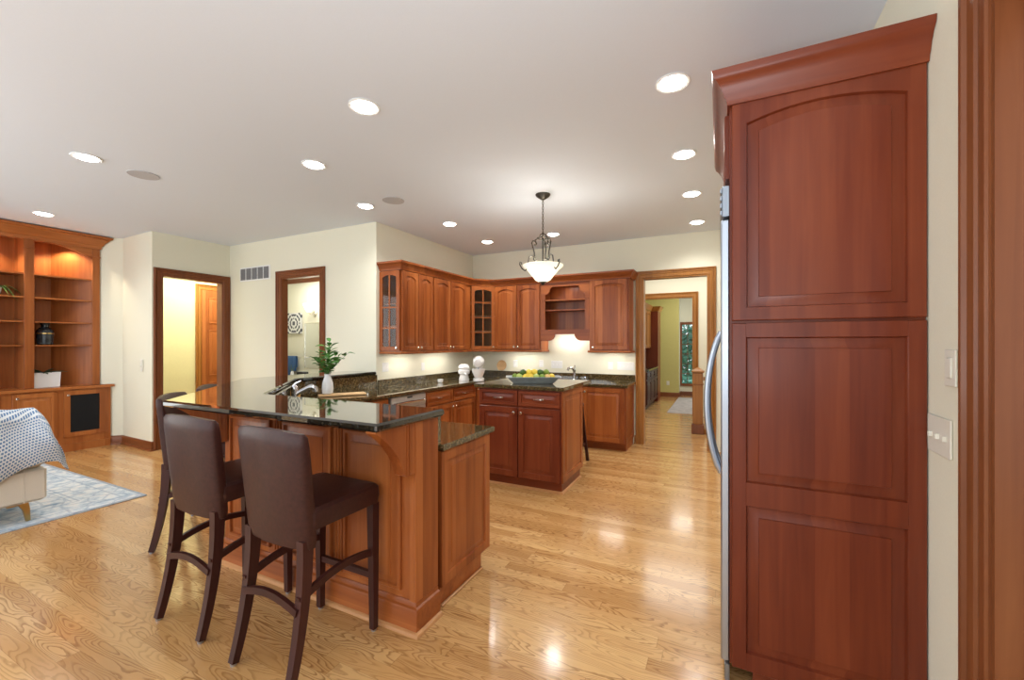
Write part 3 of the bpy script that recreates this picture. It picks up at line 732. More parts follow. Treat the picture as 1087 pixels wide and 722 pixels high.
# under-cabinet lamps
def strip(loc, rz, L, power, label):
    t = empty('undercabinet_lamp', loc, rz, label, 'lamp', 'undercabinet lamps')
    MB().box(-L / 2, -.02, -.014, L / 2, .02, 0, .003).build('housing', WHITE, t)
    a = area('tube_light', (0, 0, -.02), (0, 0, 0), L, .04, power, (1, .95, .86), t)
strip((-3.72, 4.5, 1.374), PI / 2, .45, 2.2, 'slim lamp under the glass-ended wall cabinet'); strip((-3.72, 5.3, 1.374), PI / 2, .6, 2.6, 'slim lamp under the wall cabinet beside the corner')
strip((-2.9, 6.22, 1.374), 0, .5, 2.2, 'slim lamp under the double-door wall cabinet'); strip((-1.45, 6.22, 1.374), 0, .35, 1.8, 'slim lamp under the single-door wall cabinet')
strip((-2.118, 6.25, 1.668), 0, .4, 3.0, 'slim lamp under the open niche over the bar sink'); strip((-2.118, 6.22, 2.389), 0, .12, .7, 'small lamp inside the top of the open niche')

# ------------------------------------------------------------------ base cabinets
def base_cab(name, loc, rz, w, depth, fronts, label, h=.873, M=CH, toe=.10, group='base kitchen cabinets'):
    t = empty(name, loc, rz, label, 'cabinet', group)
    m = MB(); m.box(0, 0, toe, w, depth, h); m.build('body', M[2], t)
    MB().box(0, .07, 0, w, depth, toe - .001).build('toe_kick', M[0], t)
    for kind, x0, z0, x1, z1, k in fronts:
        if kind == 'door': add_door(t, x0, z0, x1, z1, M, k)
        else: add_drawer(t, x0, z0, x1, z1, M)
    return t
base_cab('base_cabinet', (-3.31, 4.27, 0), PI / 2, 1.19, .60, [('drawer', .012, .69, .585, .86, 0), ('drawer', .605, .69, 1.178, .86, 0), ('door', .012, .12, .588, .67, (.555, .62)), ('door', .602, .12, 1.178, .67, (.635, .62))],
         'base cherry cabinet with two drawers right of the dishwasher')
base_cab('base_cabinet', (-3.31, 3.12, 0), PI / 2, .49, .60, [('drawer', .012, .69, .478, .86, 0), ('door', .012, .12, .478, .67, (.44, .62))], 'narrow base cherry cabinet left of the dishwasher')
base_cab('base_cabinet', (-1.76, 5.83, 0), 0, .60, .58, [('door', .012, .12, .588, .86, (.045, .80))], 'full-height single-door base cherry cabinet next to the doorway')
base_cab('base_cabinet', (-2.96, 5.83, 0), 0, 1.18, .58, [('door', .012, .12, .585, .86, (.55, .80)), ('door', .595, .12, 1.168, .86, (.63, .80))], 'double-door base cherry cabinet under the bar sink behind the island')
t = empty('corner_base_cabinet', (-3.31, 5.465, 0), math.atan2(.36, .345), 'narrow diagonal corner base cabinet under the stand mixer', 'cabinet', 'base kitchen cabinets')
m = MB(); m.M = Matrix.Rotation(-math.atan2(.36, .345), 4, 'Z') @ Matrix.Translation((3.31, -5.465, 0))
CP = [(-3.31, 5.465), (-2.965, 5.825), (-2.965, 6.40), (-3.90, 6.40), (-3.90, 5.465)]
m.prism(CP, .10, .873); m.build('body', CH[2], t)
m = MB(); m.M = Matrix.Rotation(-math.atan2(.36, .345), 4, 'Z') @ Matrix.Translation((3.31, -5.465, 0))
m.prism([(-3.38, 5.465), (-2.965, 5.90), (-2.965, 6.40), (-3.90, 6.40), (-3.90, 5.465)], 0, .099); m.build('toe_kick', CH[0], t)
add_door(t, .012, .12, .487, .86, CH, (.045, .80))
# end panel of the right-hand base cabinet
q = MB(); q.M = Matrix.Translation((-1.158, 5.83, 0)) @ Matrix.Rotation(PI / 2, 4, 'Z')
q.loops(panel_loops(.0, .10, .58, .87, 0, .012, .05)); tag(q.build('end_panel', CH[2]), 'raised end panel of the base cabinet beside the doorway', 'panel')
# sink corner on the diagonal
t = empty('corner_sink_cabinet', (-2.80, 2.53, 0), math.atan2(.56, -.48), 'diagonal sink base cabinet in the peninsula corner', 'cabinet', 'base kitchen cabinets')
MB().box(.0, .01, .1, .70, .38, .873).build('body', CH[2], t); MB().box(0, .07, 0, .70, .38, .1).build('toe_kick', CH[0], t)
# dishwasher
t = empty('dishwasher', (-3.31, 3.632, 0), PI / 2, 'stainless dishwasher with a bar handle under the left counter', 'dishwasher')
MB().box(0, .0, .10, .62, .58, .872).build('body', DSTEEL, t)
MB().box(.004, -.024, .11, .616, -.001, .73, .004).build('door', BSTEEL, t)
cp = MB().box(.004, -.026, .735, .616, -.001, .868, .004).build('control_panel', BSTEEL, t)
MB().box(.27, -.028, .838, .36, -.025, .858).build('display', BLACKP, cp)
MB().tube([(.05, -.026, .795), (.055, -.06, .797), (.31, -.072, .800), (.565, -.06, .797), (.57, -.026, .795)], .013, 8).build('handle', CHROME, t)
MB().box(.0, .07, 0, .62, .5, .099).build('toe_kick', BLACKP, t)
# U-shaped counter and its backsplash
UC = [(-1.385, 1.953), (-1.385, 2.545), (-2.75, 2.545), (-3.27, 3.065), (-3.27, 5.47), (-2.94, 5.80), (-1.125, 5.80), (-1.125, 6.405), (-3.905, 6.405), (-3.905, 2.964), (-2.894, 1.953)]
tag(slab(MB(), UC, .876, .914, .005).build('granite_countertop', GRAN2), 'dark granite countertop in a U along the walls and low side of the peninsula', 'countertop')
m = MB(); m.prism([(-3.93, 4.10), (-3.908, 4.10), (-3.908, 6.406), (-1.135, 6.406), (-1.135, 6.426), (-3.93, 6.426)], .9145, 1.012)
tag(m.build('backsplash', GRAN2), 'low granite backsplash along the kitchen walls', 'backsplash')

# ------------------------------------------------------------------ peninsula with raised bar
bar = empty('breakfast_bar', (-2.3, 1.8, 0), 0, 'cherry panelled breakfast bar wall with corbels, end post and plinth', 'bar')
def tobar(m): m.v = [(x + 2.3, y - 1.8, z) for x, y, z in m.v]; return m
KW = [(-1.40, 1.73), (-1.40, 1.905), (-2.915, 1.905), (-3.955, 2.945), (-3.955, 4.07), (-4.10, 4.07), (-4.10, 2.80), (-3.03, 1.73)]
tobar(MB().prism(KW, 0, 1.078)).build('body', CH[2], bar)
OUTP = [(-4.10, 4.07), (-4.10, 2.80), (-3.03, 1.73), (-1.40, 1.73), (-1.40, 1.906)]
OUTP = OUTP  # travel keeps the outside on the right
def outside(path, prof): m = MB(); sweep(m, path, prof); return m
tobar(outside(OUTP, [(0, 0), (.026, 0), (.026, .115), (.022, .128), (.012, .134), (.010, .150), (.004, .158), (0, .158)])).build('plinth', CH[0], bar)
tobar(outside(OUTP, [(.0262, 0), (.044, 0), (.043, .010), (.036, .018), (.0262, .021)])).build('shoe_moulding', SHOE[0], bar)
for x0, x1 in ((-2.96, -2.54), (-2.42, -2.00), (-1.90, -1.49)):
    q = MB(); q.M = Matrix.Translation((0, 1.7301, 0)); q.loops(panel_loops(x0, .20, x1, 1.0, 0, .020, .018)); tobar(q).build('panel', CH[2], bar)
for xc in (-2.48, -1.95):
    q = MB()
    for k in (-.024, 0, .024): q.tube([(xc + k, 1.730, .19), (xc + k, 1.730, 1.02)], .009, 8)
    tobar(q).build('fluting', CH[2], bar)
for sx in (.16, .86):
    q = MB(); q.M = Matrix.Translation((-4.10, 2.80, 0)) @ Matrix.Rotation(-PI / 4, 4, 'Z'); q.loops(panel_loops(sx, .20, sx + .50, 1.0, -.0001, .016, .012)); tobar(q).build('panel', CH[2], bar)
def corbel(M):
    m = MB(); m.M = M
    # profile in local (y out of wall = -y, z)
    prof = [(0, 1.078), (-.272, 1.078), (-.272, 1.070), (-.238, 1.046), (-.198, 1.012), (-.160, .972), (-.128, .930), (-.103, .888), (-.086, .850), (-.080, .828), (-.06, .818), (0, .818)]
    m.prism(prof, -.032, .032, 'x')
    for yy in (-.062, -.042): m.box(.031, yy - .005, .822, .036, yy + .005, 1.076)
    tobar(m).build('corbel', CH[2], bar)
corbel(Matrix.Translation((-1.424, 1.7155, 0)))
corbel(Matrix.Translation((-3.02, 1.735, 0)) @ Matrix.Rotation(-PI / 8, 4, 'Z'))
corbel(Matrix.Translation((-4.085, 2.80, 0)) @ Matrix.Rotation(-PI * 3 / 8, 4, 'Z'))
q = MB(); q.box(-1.43, 1.716, .158, -1.40, 1.7302, 1.078); q.box(-1.4002, 1.716, .158, -1.388, 1.905, 1.078, .002); tobar(q).build('end_post', CH[2], bar)
BT_POLY = [(-1.37, 1.425), (-1.37, 1.935), (-2.93, 1.935), (-3.93, 2.935), (-3.93, 4.074), (-4.40, 4.074), (-4.40, 2.675), (-3.15, 1.425)]
tag(slab(MB(), BT_POLY, 1.080, 1.120, .010).build('granite_bar_top', GRAN), 'raised polished black granite bar top wrapping the peninsula with an angled corner', 'bar top')
m = MB(); m.prism([(-1.405, 1.907), (-1.405, 1.951), (-2.893, 1.951), (-3.908, 2.966), (-3.908, 4.07), (-3.953, 4.07), (-3.953, 2.944), (-2.915, 1.907)], .9145, 1.0795)
tag(m.build('bar_riser', GRAN2), 'granite riser between the low counter and raised bar top', 'backsplash')
plate('outlet_plate', (-3.66, 2.685, 1.0), PI * 3 / 4, .115, .07, 1, 'dark outlet on the granite riser behind the corner sink', 'outlet', 'outlet', BLACKP)
# peninsula base cabinet with panelled end
t = empty('peninsula_cabinet', (-1.41, 2.50, 0), PI, 'cherry base cabinet on the kitchen side of the peninsula with a panelled end', 'cabinet', 'base kitchen cabinets')
MB().box(.0, .0, .11, 1.35, .545, .873).build('body', CH[2], t)
MB().box(.004, .09, 0, 1.35, .545, .109).build('toe_kick', CH[0], t)
q = MB(); q.M = Matrix.Rotation(-PI / 2, 4, 'Z') @ Matrix.Translation((-.545, 0, 0)); q.loops(panel_loops(.0, .112, .543, .873, 0, .014, .055)); q.M = None
q.build('end_panel', CH[2], t)
MB().box(-.014, .09, 0, .003, .545, .018, .005).build('shoe_moulding', SHOE[1], t)
for k in range(2): add_door(t, .02 + k * .60, .13, .60 + k * .60, .86, CH, (.06 + k * .60, .8))

# ------------------------------------------------------------------ island
t = empty('kitchen_island', (-2.32, 3.92, 0), 0, 'tall cherry kitchen island with two drawers over two doors', 'island')
MB().box(0, 0, .105, .93, .66, 1.012).build('body', PN[2], t)
m = MB(); m.box(.0, .035, 0, .93 - .01, .63, .104); m.build('toe_kick', PN[0], t)
m = MB(); sweep(m, [(.0, .034), (.9205, .034), (.9205, .63)], [(0, 0), (.018, 0), (.016, .012), (0, .02)]); m.build('shoe_moulding', SHOE[0], t)
for k in range(2):
    x0 = .015 + k * .455; x1 = x0 + .445
    add_drawer(t, x0, .845, x1, 1.0, PN)
    add_door(t, x0, .115, x1, .825, PN, ((x1 - .035) if k == 0 else (x0 + .035), .775))
q = MB(); q.M = Matrix.Translation((.93, 0, 0)) @ Matrix.Rotation(PI / 2, 4, 'Z'); q.loops(panel_loops(.0, .11, .66, 1.01, 0, .014, .06)); q.build('end_panel', CH[2], t)  # lighter wood here: reflected light on the end put into its colour
tag(slab(MB(), [(-2.36, 3.88), (-1.355, 3.88), (-1.355, 4.81), (-2.36, 4.81)], 1.014, 1.052, .006).build('island_top', GRAN2), 'dark granite top of the kitchen island', 'countertop')

# ------------------------------------------------------------------ bar stools
def make_stool(label):
    t = empty('bar_stool', (0, 0, 0), 0, label, 'stool', 'leather bar stools at the raised bar')
    # seat cushion
    def rr(hx, y0, y1, z, r=.03, n=4):
        pts = []
        for cx, cy, a0 in ((hx - r, y1 - r, 0), (-hx + r, y1 - r, PI / 2), (-hx + r, y0 + r, PI), (hx - r, y0 + r, 3 * PI / 2)):
            for k in range(n + 1):
                a = a0 + PI / 2 * k / n; pts.append((cx + r * math.cos(a), cy + r * math.sin(a), z))
        return pts
    m = MB(); m.loops([rr(.205, -.15, .235, .655), rr(.222, -.165, .252, .662), rr(.226, -.165, .256, .70), rr(.224, -.165, .254, .742), rr(.212, -.155, .242, .756), rr(.16, -.12, .19, .763)])
    m.build('seat', LEATH, t)
    # upholstered back
    m = MB(); L = []
    for z, w, hy, sh in ((.575, .200, .012, 0), (.582, .215, .026, 0), (.62, .219, .032, 0), (.75, .222, .034, 0), (.90, .226, .033, 0), (1.03, .230, .029, 0), (1.075, .230, .024, .6), (1.09, .222, .012, 1.0)):
        yc = -.168 - .055 * ((z - .575) / .515) ** 1.2
        ring = []
        for q in range(40):
            a = 2 * PI * q / 40; ca, sa = math.cos(a), math.sin(a)
            ex = w * math.copysign(abs(ca) ** .28, ca); ey = hy * math.copysign(abs(sa) ** .45, sa)
            ring.append((ex, yc + ey + .030 * (ex / .23) ** 2, z + sh * .016 * (1 - (ex / .23) ** 2)))
        L.append(ring)
    m.loops(L); m.build('backrest', LEATH, t)
    for s in (-1, 1):
        m = MB(); P = []; F = []
        for k in range(11):
            u = k / 10; z = .012 + u * .61
            y = -.245 + .085 * (1 - (1 - u) ** 2.0)
            P.append((s * (.196 - .012 * u), y, z)); w = .0165 + .006 * u; F.append((w, w + .004 * u))
        l = m.tube(P, 0, flat=F).build('leg', ES[2], t)
        MB().lathe([(.013, 0), (.014, .012)], 12, (s * .196, -.245, 0)).build('foot_glide', STEEL, l)
        m = MB(); m.tube([(s * .200, .226, .012), (s * .198, .222, .66)], 0, flat=[(.0155, .0155), (.0215, .0215)])
        l = m.build('leg', ES[2], t)
        MB().lathe([(.013, 0), (.014, .012)], 12, (s * .200, .226, 0)).build('foot_glide', STEEL, l)
        m = MB(); P = []
        for k in range(9):
            u = k / 8; P.append((s * .193, -.198 + .42 * u, .375 + .03 * u + .035 * math.sin(PI * u)))
        m.tube(P, 0, flat=(.010, .016)).build('side_stretcher', ES[1], t)
    m = MB(); P = []
    for k in range(9):
        u = k / 8; P.append((-.19 + .38 * u, -.20, .325 + .035 * math.sin(PI * u)))
    m.tube(P, 0, flat=(.010, .016)).build('back_stretcher', ES[0], t)
    m = MB(); m.tube([(-.195, .225, .285), (.195, .225, .285)], 0, flat=(.010, .016)).build('front_stretcher', ES[0], t)
    return t
st = make_stool('brown leather bar stool nearest the end post of the bar')
st.location = (-1.81, 1.425, 0); st.rotation_euler = (0, 0, math.radians(-1))
for x, y, a, lb in ((-2.503, 1.445, 0, 'brown leather bar stool tucked at the middle of the straight bar front'),
                    (-3.565, 1.872, -PI / 4, 'brown leather bar stool at the angled bar corner, nearer the straight front'),
                    (-4.04, 2.37, -PI / 4, 'brown leather bar stool farthest along the angled bar, only its top showing')):
    c = copy_tree(st); c.location = (x, y, 0); c.rotation_euler = (0, 0, a); c['label'] = lb
# backless stool behind the island
t = empty('backless_stool', (-1.71, 5.02, 0), 0, 'dark wooden backless stool mostly hidden behind the island', 'stool')
MB().box(-.17, -.17, .68, .17, .17, .74, .015).build('seat', ES[0], t)
for sx in (-1, 1):
    for sy in (-1, 1): MB().tube([(sx * .205, sy * .205, 0), (sx * .165, sy * .165, .40), (sx * .145, sy * .145, .685)], 0, flat=(.017, .017)).build('leg', ES[2], t)
for s in (-1, 1):
    MB().tube([(-.17, s * .17, .28), (.17, s * .17, .28)], 0, flat=(.01, .014)).build('stretcher', ES[0], t)
    MB().tube([(s * .175, -.17, .22), (s * .175, .17, .22)], 0, flat=(.01, .014)).build('stretcher', ES[1], t)

# ------------------------------------------------------------------ bookcase
b = empty('media_cabinet', (-8.0, .6, 0), PI / 2, 'low cherry base cabinet of the built-in bookcase with a black cloth door', 'cabinet')
BW = 2.372
m = MB(); m.prism([(0, 0), (BW - .002, 0), (BW - .47, .45), (BW - .47, .5), (0, .5)], .10, .85); m.prism([(0, -.012), (BW - .01, -.012), (BW - .42, .40), (0, .40)], 0, .10); m.build('body', BK[2], b)
MB().prism([(0, -.035), (BW + .03, -.035), (BW + .03, -.02), (BW - .46, .48), (0, .5)], .852, .887).build('top', BK[0], b)
for x0, x1, kx in ((.02, .66, .62), (.74, 1.30, 1.26), (1.335, 1.395, None), (1.405, 1.815, 1.445)):
    if kx is None: continue
    d = add_door(b, x0, .20, x1, .83, BK, (kx, .775))
d = MB(); 
def meshdoor(par, x0, z0, x1, z1):
    m = MB(); fw = .06
    for q in ((x0, -.021, z0, x0 + fw, 0, z1), (x1 - fw, -.021, z0, x1, 0, z1), (x0 + fw, -.021, z0, x1 - fw, 0, z0 + fw), (x0 + fw, -.021, z1 - fw, x1 - fw, 0, z1)): m.box(*q)
    d = m.build('door', BK[2], par)
    MB().box(x0 + fw, -.011, z0 + fw, x1 - fw, -.004, z1 - fw).build('speaker_cloth', BLACKC, d)
    knob_mb(x0 + .035, z1 - .06).build('knob', NICKEL, d)
meshdoor(b, 1.875, .20, 2.30, .83)
s = empty('bookcase', (-8.10, .6, .888), PI / 2, 'built-in cherry bookcase with pilasters, arched bays and open shelves', 'bookcase')
SW = 2.28; H2 = 2.90 - .888
m = MB()
# uprights (local x along the wall, y into it)
for x0, x1 in ((0, .06), (.72, .80), (1.54, 1.62)): m.box(x0, .012, 0, x1, .35, H2)
m.box(0, .35, 0, SW - .36, .36, H2)
m.prism([(SW - .07, .012), (SW, .012), (SW - .33, .345), (SW - .395, .345)], 0, H2)
m.box(0, .02, H2 - .02, SW - .34, .35, H2)
m.build('case', BK[2], s)
for x0, x1 in ((-.005, .065), (.715, .805), (1.535, 1.625), (2.20, 2.28)):
    m = MB(); m.box(x0, -.012, 0, x1, .011, H2, .003); m.box(x0 - .008, -.020, 1.825, x1 + .008, .012, 1.842, .003); m.build('pilaster', BK[2], s)
for x0, x1 in ((.06, .72), (.80, 1.54), (1.62, 2.20)):
    sag = lambda u: .07 + (.135 * max(0, (u - .25) / .75) ** 1.7 if x1 > 2 else (.135 * max(0, (.75 - u) / .75) ** 1.7 if x0 < .5 else 0))
    pts = [(x0, H2)] + [(x0 + (x1 - x0) * k / 14, H2 - sag(k / 14)) for k in range(15)] + [(x1, H2)]
    MB().prism(pts, -.004, .018, 'y').build('arched_valance', BK[0], s)
for x0, x1 in ((.06, .72), (.80, 1.54), (1.62, 2.205)):
    for z in (2.39, 2.085, 1.765, 1.45):
        m = MB(); z -= .888
        if x1 > 2.1: m.prism([(x0, .02), (x1, .02), (x1 - .32, .345), (x0, .345)], z - .009, z + .009)
        else: m.box(x0, .02, z - .009, x1, .345, z + .009)
        m.build('shelf', BK[0], s)
m = MB(); sweep(m, [(0, -.012), (SW, -.012), (SW, .012), (SW - .08, .09)], [(0, H2 - .06), (.012, H2 - .06), (.016, H2 - .02), (.03, H2 - .01), (.04, H2 + .02), (.075, H2 + .06), (.085, H2 + .08), (.11, H2 + .09), (.115, H2 + .115), (0, H2 + .115)])
m.build('crown_moulding', BK[0], s)
for xx in (1.91, 1.17):
    a = bpy.data.lights.new('shelf_light', 'SPOT'); a.energy = 34; a.spot_size = 2.2; a.spot_blend = .5; a.color = (1, .86, .66); a.shadow_soft_size = .03
    o = bpy.data.objects.new('shelf_light', a); COL.objects.link(o); o.parent = s; o.location = (xx, .10, H2 - .03)
# things on the bookcase
t = empty('dark_jar', (-8.27, 2.375, 1.459), 0, 'dark glazed jar with a gold band on the bookcase shelf', 'jar')
MB().lathe([(.05, 0), (.063, .01), (.068, .10), (.066, .17), (.045, .20), (.03, .21), (.03, .235)], 20).build('body', plain('dark_glaze', (.03, .035, .04), .2, noise=.5, nscale=25), t)
MB().lathe([(.068, .128), (.0695, .13), (.0695, .142), (.068, .144)], 20).build('band', BRASS, t)
MB().lathe([(.036, .235), (.036, .262), (.02, .27)], 16).build('lid', BLACKP, t)
t.scale = (1.25, 1.25, 1.15)
t = empty('succulent_planter', (-8.25, 2.355, .888), PI / 2, 'white square planter with a dark succulent on the bookcase base', 'plant')
m = MB(); m.loops([[(x, y, 0) for x, y in ((-.13, -.10), (.13, -.10), (.13, .10), (-.13, .10))], [(x * 1.06, y * 1.06, .20) for x, y in ((-.13, -.10), (.13, -.10), (.13, .10), (-.13, .10))], [(x * .98, y * .98, .20) for x, y in ((-.13, -.10), (.13, -.10), (.13, .10), (-.13, .10))], [(x * .9, y * .9, .17) for x, y in ((-.13, -.10), (.13, -.10), (.13, .10), (-.13, .10))]])
m.build('pot', CERAM, t)
def blades(n, length, width, lift, droop, seed, z0, rad=.02):
    r = random.Random(seed); m = MB()
    for k in range(n):
        a = 2 * PI * k / n + r.uniform(-.3, .3); l = length * r.uniform(.7, 1.1); li = lift * r.uniform(.5, 1.3)
        d = Vector((math.cos(a), math.sin(a), 0)); sd = Vector((-math.sin(a), math.cos(a), 0)); L = []
        for q in range(7):
            u = q / 6; w = width * (math.sin(PI * min(1, .25 + u * .75)) ** .8) * (1 - u * .3) + .0015
            p = d * (rad + l * u) + Vector((0, 0, z0 + li * u - droop * u * u))
            th = .0025
            L.append([tuple(p - sd * w), tuple(p - Vector((0, 0, th))), tuple(p + sd * w), tuple(p + Vector((0, 0, th)))])
        m.loops(L)
    return m
blades(20, .22, .024, .10, .05, 4, .18).build('foliage', LEAFD, t)
t = empty('trailing_plant', (-8.20, 1.90, 2.094), 0, 'green trailing plant on the upper bookcase shelf at the edge of view', 'plant')
MB().lathe([(.05, 0), (.065, .05), (.07, .10), (.06, .10), (.05, .085)], 18).build('pot', CERAM, t)
blades(22, .24, .014, .22, .30, 9, .08).build('foliage', LEAFL, t)

# ------------------------------------------------------------------ rug, sofa, throw
RX0, RX1, RY0, RY1 = -8.0, -5.0, -.6, 2.13
r_ = MB(); slab(r_, [(RX0, RY0), (RX1, RY0), (RX1, RY1), (RX0, RY1)], .0005, .012, .004)
tag(r_.build('area_rug', rug_mat(RX0, RX1, RY0, RY1)), 'faded blue and white patterned rug under the cream sofa', 'rug')
t = empty('sofa', (-5.10, 1.48, .0125), 0, 'cream upholstered sofa with a brass leg standing on the blue rug', 'sofa')
MB().box(-.90, -2.0, .155, .0, .0, .43, .02).build('base', UPH, t)
m = MB(); m.box(-.19, -2.0, .43, -.002, -.005, .80, .03); m.build('back', UPH, t)
for y0 in (-.16, -2.0): MB().box(-.90, y0, .43, -.19, y0 + .16, .62, .03).build('arm', UPH, t)
for k in range(2): MB().box(-.88, -1.83 + k * .835, .431, -.195, -1.005 + k * .835, .54, .035).build('seat_cushion', UPH, t)
MB().tube([(.002, -.135, .16), (.002, -.135, .44)], .003, 6).build('piping', UPH, t)
for x, y in ((-.05, -.10), (-.05, -1.9), (-.83, -.10), (-.83, -1.9)):
    m = MB(); m.tube([(x, y, 0), (x, y - .012, .10), (x, y - .03, .156)], 0, flat=[(.013, .013), (.019, .019), (.024, .028)]); m.box(x - .012, y - .12, .14, x + .012, y, .157); m.build('leg', BRASS, t)
def throw():
    m = MB(); m.uv = []
    nu, nv = 56, 60; L = []
    for i in range(nu):
        u = i / (nu - 1); y = .62 + u * .96
        pts = []
        over = max(0, (y - 1.46))                     # part hanging past the end of the back
        drop = .45 + .05 * math.sin(u * 5 + .2) - .07 * max(0, u - .75) / .25 + .02 * math.sin(15 * u)
        for j in range(nv):
            v = j / (nv - 1); s = v * 1.0
            # arc length across: 0-.3 behind the back's crest, .3-.42 over the top, rest down the outer face
            if s < .30: x = -.20 - .05 * (.3 - s) / .3; z = .83 - .32 * (.30 - s) / .3
            elif s < .46:
                a = (s - .30) / .16; x = -.20 + .235 * a; z = .83 + .075 * math.sin(PI * a) ** .8
            else:
                a = (s - .46) / .54; x = .035 + .03 * math.sin(PI * a * .9); z = .83 - drop * a
            fold = .016 * math.sin(19 * u + 5 * v) + .012 * math.sin(31 * u - 9 * v + 1) + .010 * math.sin(11 * v + 7 * u)
            x += fold + .018; z += .010 * math.sin(13 * u + 4 * v) + .04 * math.sin(PI * u) - over * .8
            yy = y + .020 * math.sin(6 * v + 3 * u) - over * .5 + u * u * (.07 * max(0, v - .55) / .45 - .03 * math.sin(PI * v))
            pts.append((-5.10 + x, yy, z + .0125))
            m.uv.append((v * 1.1 + u * .35, u))
        L.append(pts)
    vs = [p for l in L for p in l]; fs = []
    for i in range(nu - 1):
        for j in range(nv - 1): fs.append((i * nv + j, (i + 1) * nv + j, (i + 1) * nv + j + 1, i * nv + j + 1))
    m.add(vs, fs)
    o = m.build('throw_blanket', KNIT, solid=False)
    md = o.modifiers.new('thickness', 'SOLIDIFY'); md.thickness = .012; md.offset = 0
    return tag(o, 'blue and white knitted throw draped over the cream sofa back', 'blanket')
throw()

# ------------------------------------------------------------------ counter and island things
# fruit tray on the island
TX, TY, TZ, TA = -1.80, 4.17, 1.0525, TH
t = empty('fruit_tray', (TX, TY, TZ), TA, 'long flared grey pottery tray full of citrus on the island', 'tray')
def rect(hx, hy, z, r=.02): return [(sx * hx + (-sx * r if q == (0 if sx * sy > 0 else 1) else 0), sy * hy + (-sy * r if q == (1 if sx * sy > 0 else 0) else 0), z) for sx, sy in ((1, 1), (-1, 1), (-1, -1), (1, -1)) for q in ((1, 0) if True else ())]
m = MB(); m.loops([rect(.20, .075, 0), rect(.215, .085, .008), rect(.265, .115, .062), rect(.292, .128, .070), rect(.292, .128, .076), rect(.258, .108, .070), rect(.205, .08, .014)])
m.build('body', TERR, t)
FR = [(-.20, .02, 'lime'), (-.15, -.05, 'apple'), (-.15, .05, 'lime'), (-.095, .02, 'dlime'), (-.085, -.055, 'lemon'), (-.03, .03, 'lemon'), (-.03, -.05, 'lemon'), (.03, -.045, 'apple'), (.04, .03, 'dlime'), (.095, -.05, 'lime'), (.10, .03, 'lemon'), (.15, -.045, 'peach'), (.17, .04, 'lime'), (.205, -.01, 'lemon')]
FR2 = [(-.11, -.01, 'dlime'), (-.045, -.005, 'lemon'), (.02, .0, 'lemon'), (.075, -.01, 'dlime'), (.14, .005, 'lime')]
WORDS = {'lime': (LIME, 'olive green lime'), 'dlime': (DLIME, 'dark green lime'), 'lemon': (LEMON, 'yellow lemon'), 'apple': (APPLE, 'pale green apple'), 'peach': (MANGO, 'orange blushed peach')}
place = ['at the far left end', 'near the left front edge', 'near the left back edge', 'left of centre', 'left of centre on the front edge', 'at the centre back', 'at the centre front', 'just right of centre in front', 'just right of centre at back', 'right of centre in front', 'right of centre at back', 'near the right front edge', 'near the right back edge', 'at the far right end']
place2 = ['heaped left on top', 'heaped left of centre on top', 'heaped at the middle on top', 'heaped right of centre on top', 'heaped at right on top']
def fruit(kind, x, y, z, lab, k):
    r = .034 if kind != 'apple' else .037
    m = MB(); rr2 = random.Random(k)
    m.M = Matrix.Rotation(rr2.uniform(0, 6), 4, 'Z') @ Matrix.Rotation(rr2.uniform(-.5, .5), 4, 'Y')
    if kind == 'lemon': m.tube([(s * .046, 0, 0) for s in (-1, -.92, -.8, -.5, -.15, .15, .5, .8, .92, 1)], [.004, .008, .017, .029, .033, .033, .029, .017, .008, .004], 14)
    elif kind in ('lime', 'dlime'): m.sphere((0, 0, 0), .038, .033, .033)
    else: m.sphere((0, 0, 0), r, r, r * .92)
    mt, w = WORDS[kind]
    o = m.build({'lime': 'lime', 'dlime': 'lime', 'lemon': 'lemon', 'apple': 'apple', 'peach': 'peach'}[kind], mt)
    c, sn = math.cos(TA), math.sin(TA)
    o.location = (TX + x * c - y * sn, TY + x * sn + y * c, TZ + z)
    tag(o, w + ' ' + lab + ' of the grey fruit tray', o.name.split('.')[0], 'fruit in the grey tray')
for k, (x, y, kd) in enumerate(FR): fruit(kd, x * .97, y * 1.0, .072, place[k], k)
for k, (x, y, kd) in enumerate(FR2): fruit(kd, x, y, .118, place2[k], k + 40)
# bar sink faucet (far wall) and soap pump
def faucet_small(loc):
    t = empty('bar_faucet', loc, 0, 'chrome bar sink faucet on the far counter behind the island', 'faucet')
    MB().lathe([(.028, 0), (.028, .012), (.020, .02), (.018, .13), (.022, .15), (.012, .165)], 16).build('body', CHROME, t)
    MB().tube([(0, 0, .13), (-.015, -.02, .175), (-.04, -.06, .195), (-.065, -.09, .185), (-.075, -.10, .155)], [.018, .018, .018, .019, .019], 10).build('spout', CHROME, t)
    MB().tube([(0, 0, .16), (.005, .01, .19), (-.005, .03, .225)], [.011, .010, .007], 8).build('lever', CHROME, t)
faucet_small((-2.02, 6.28, .9145))
t = empty('soap_pump', (-1.84, 6.28, .9145), 0, 'small chrome soap pump beside the bar sink faucet', 'soap pump')
MB().lathe([(.02, 0), (.02, .01), (.009, .015), (.009, .05)], 12).build('stem', CHROME, t); MB().tube([(0, 0, .05), (0, -.04, .055)], .008, 8).build('nozzle', CHROME, t)
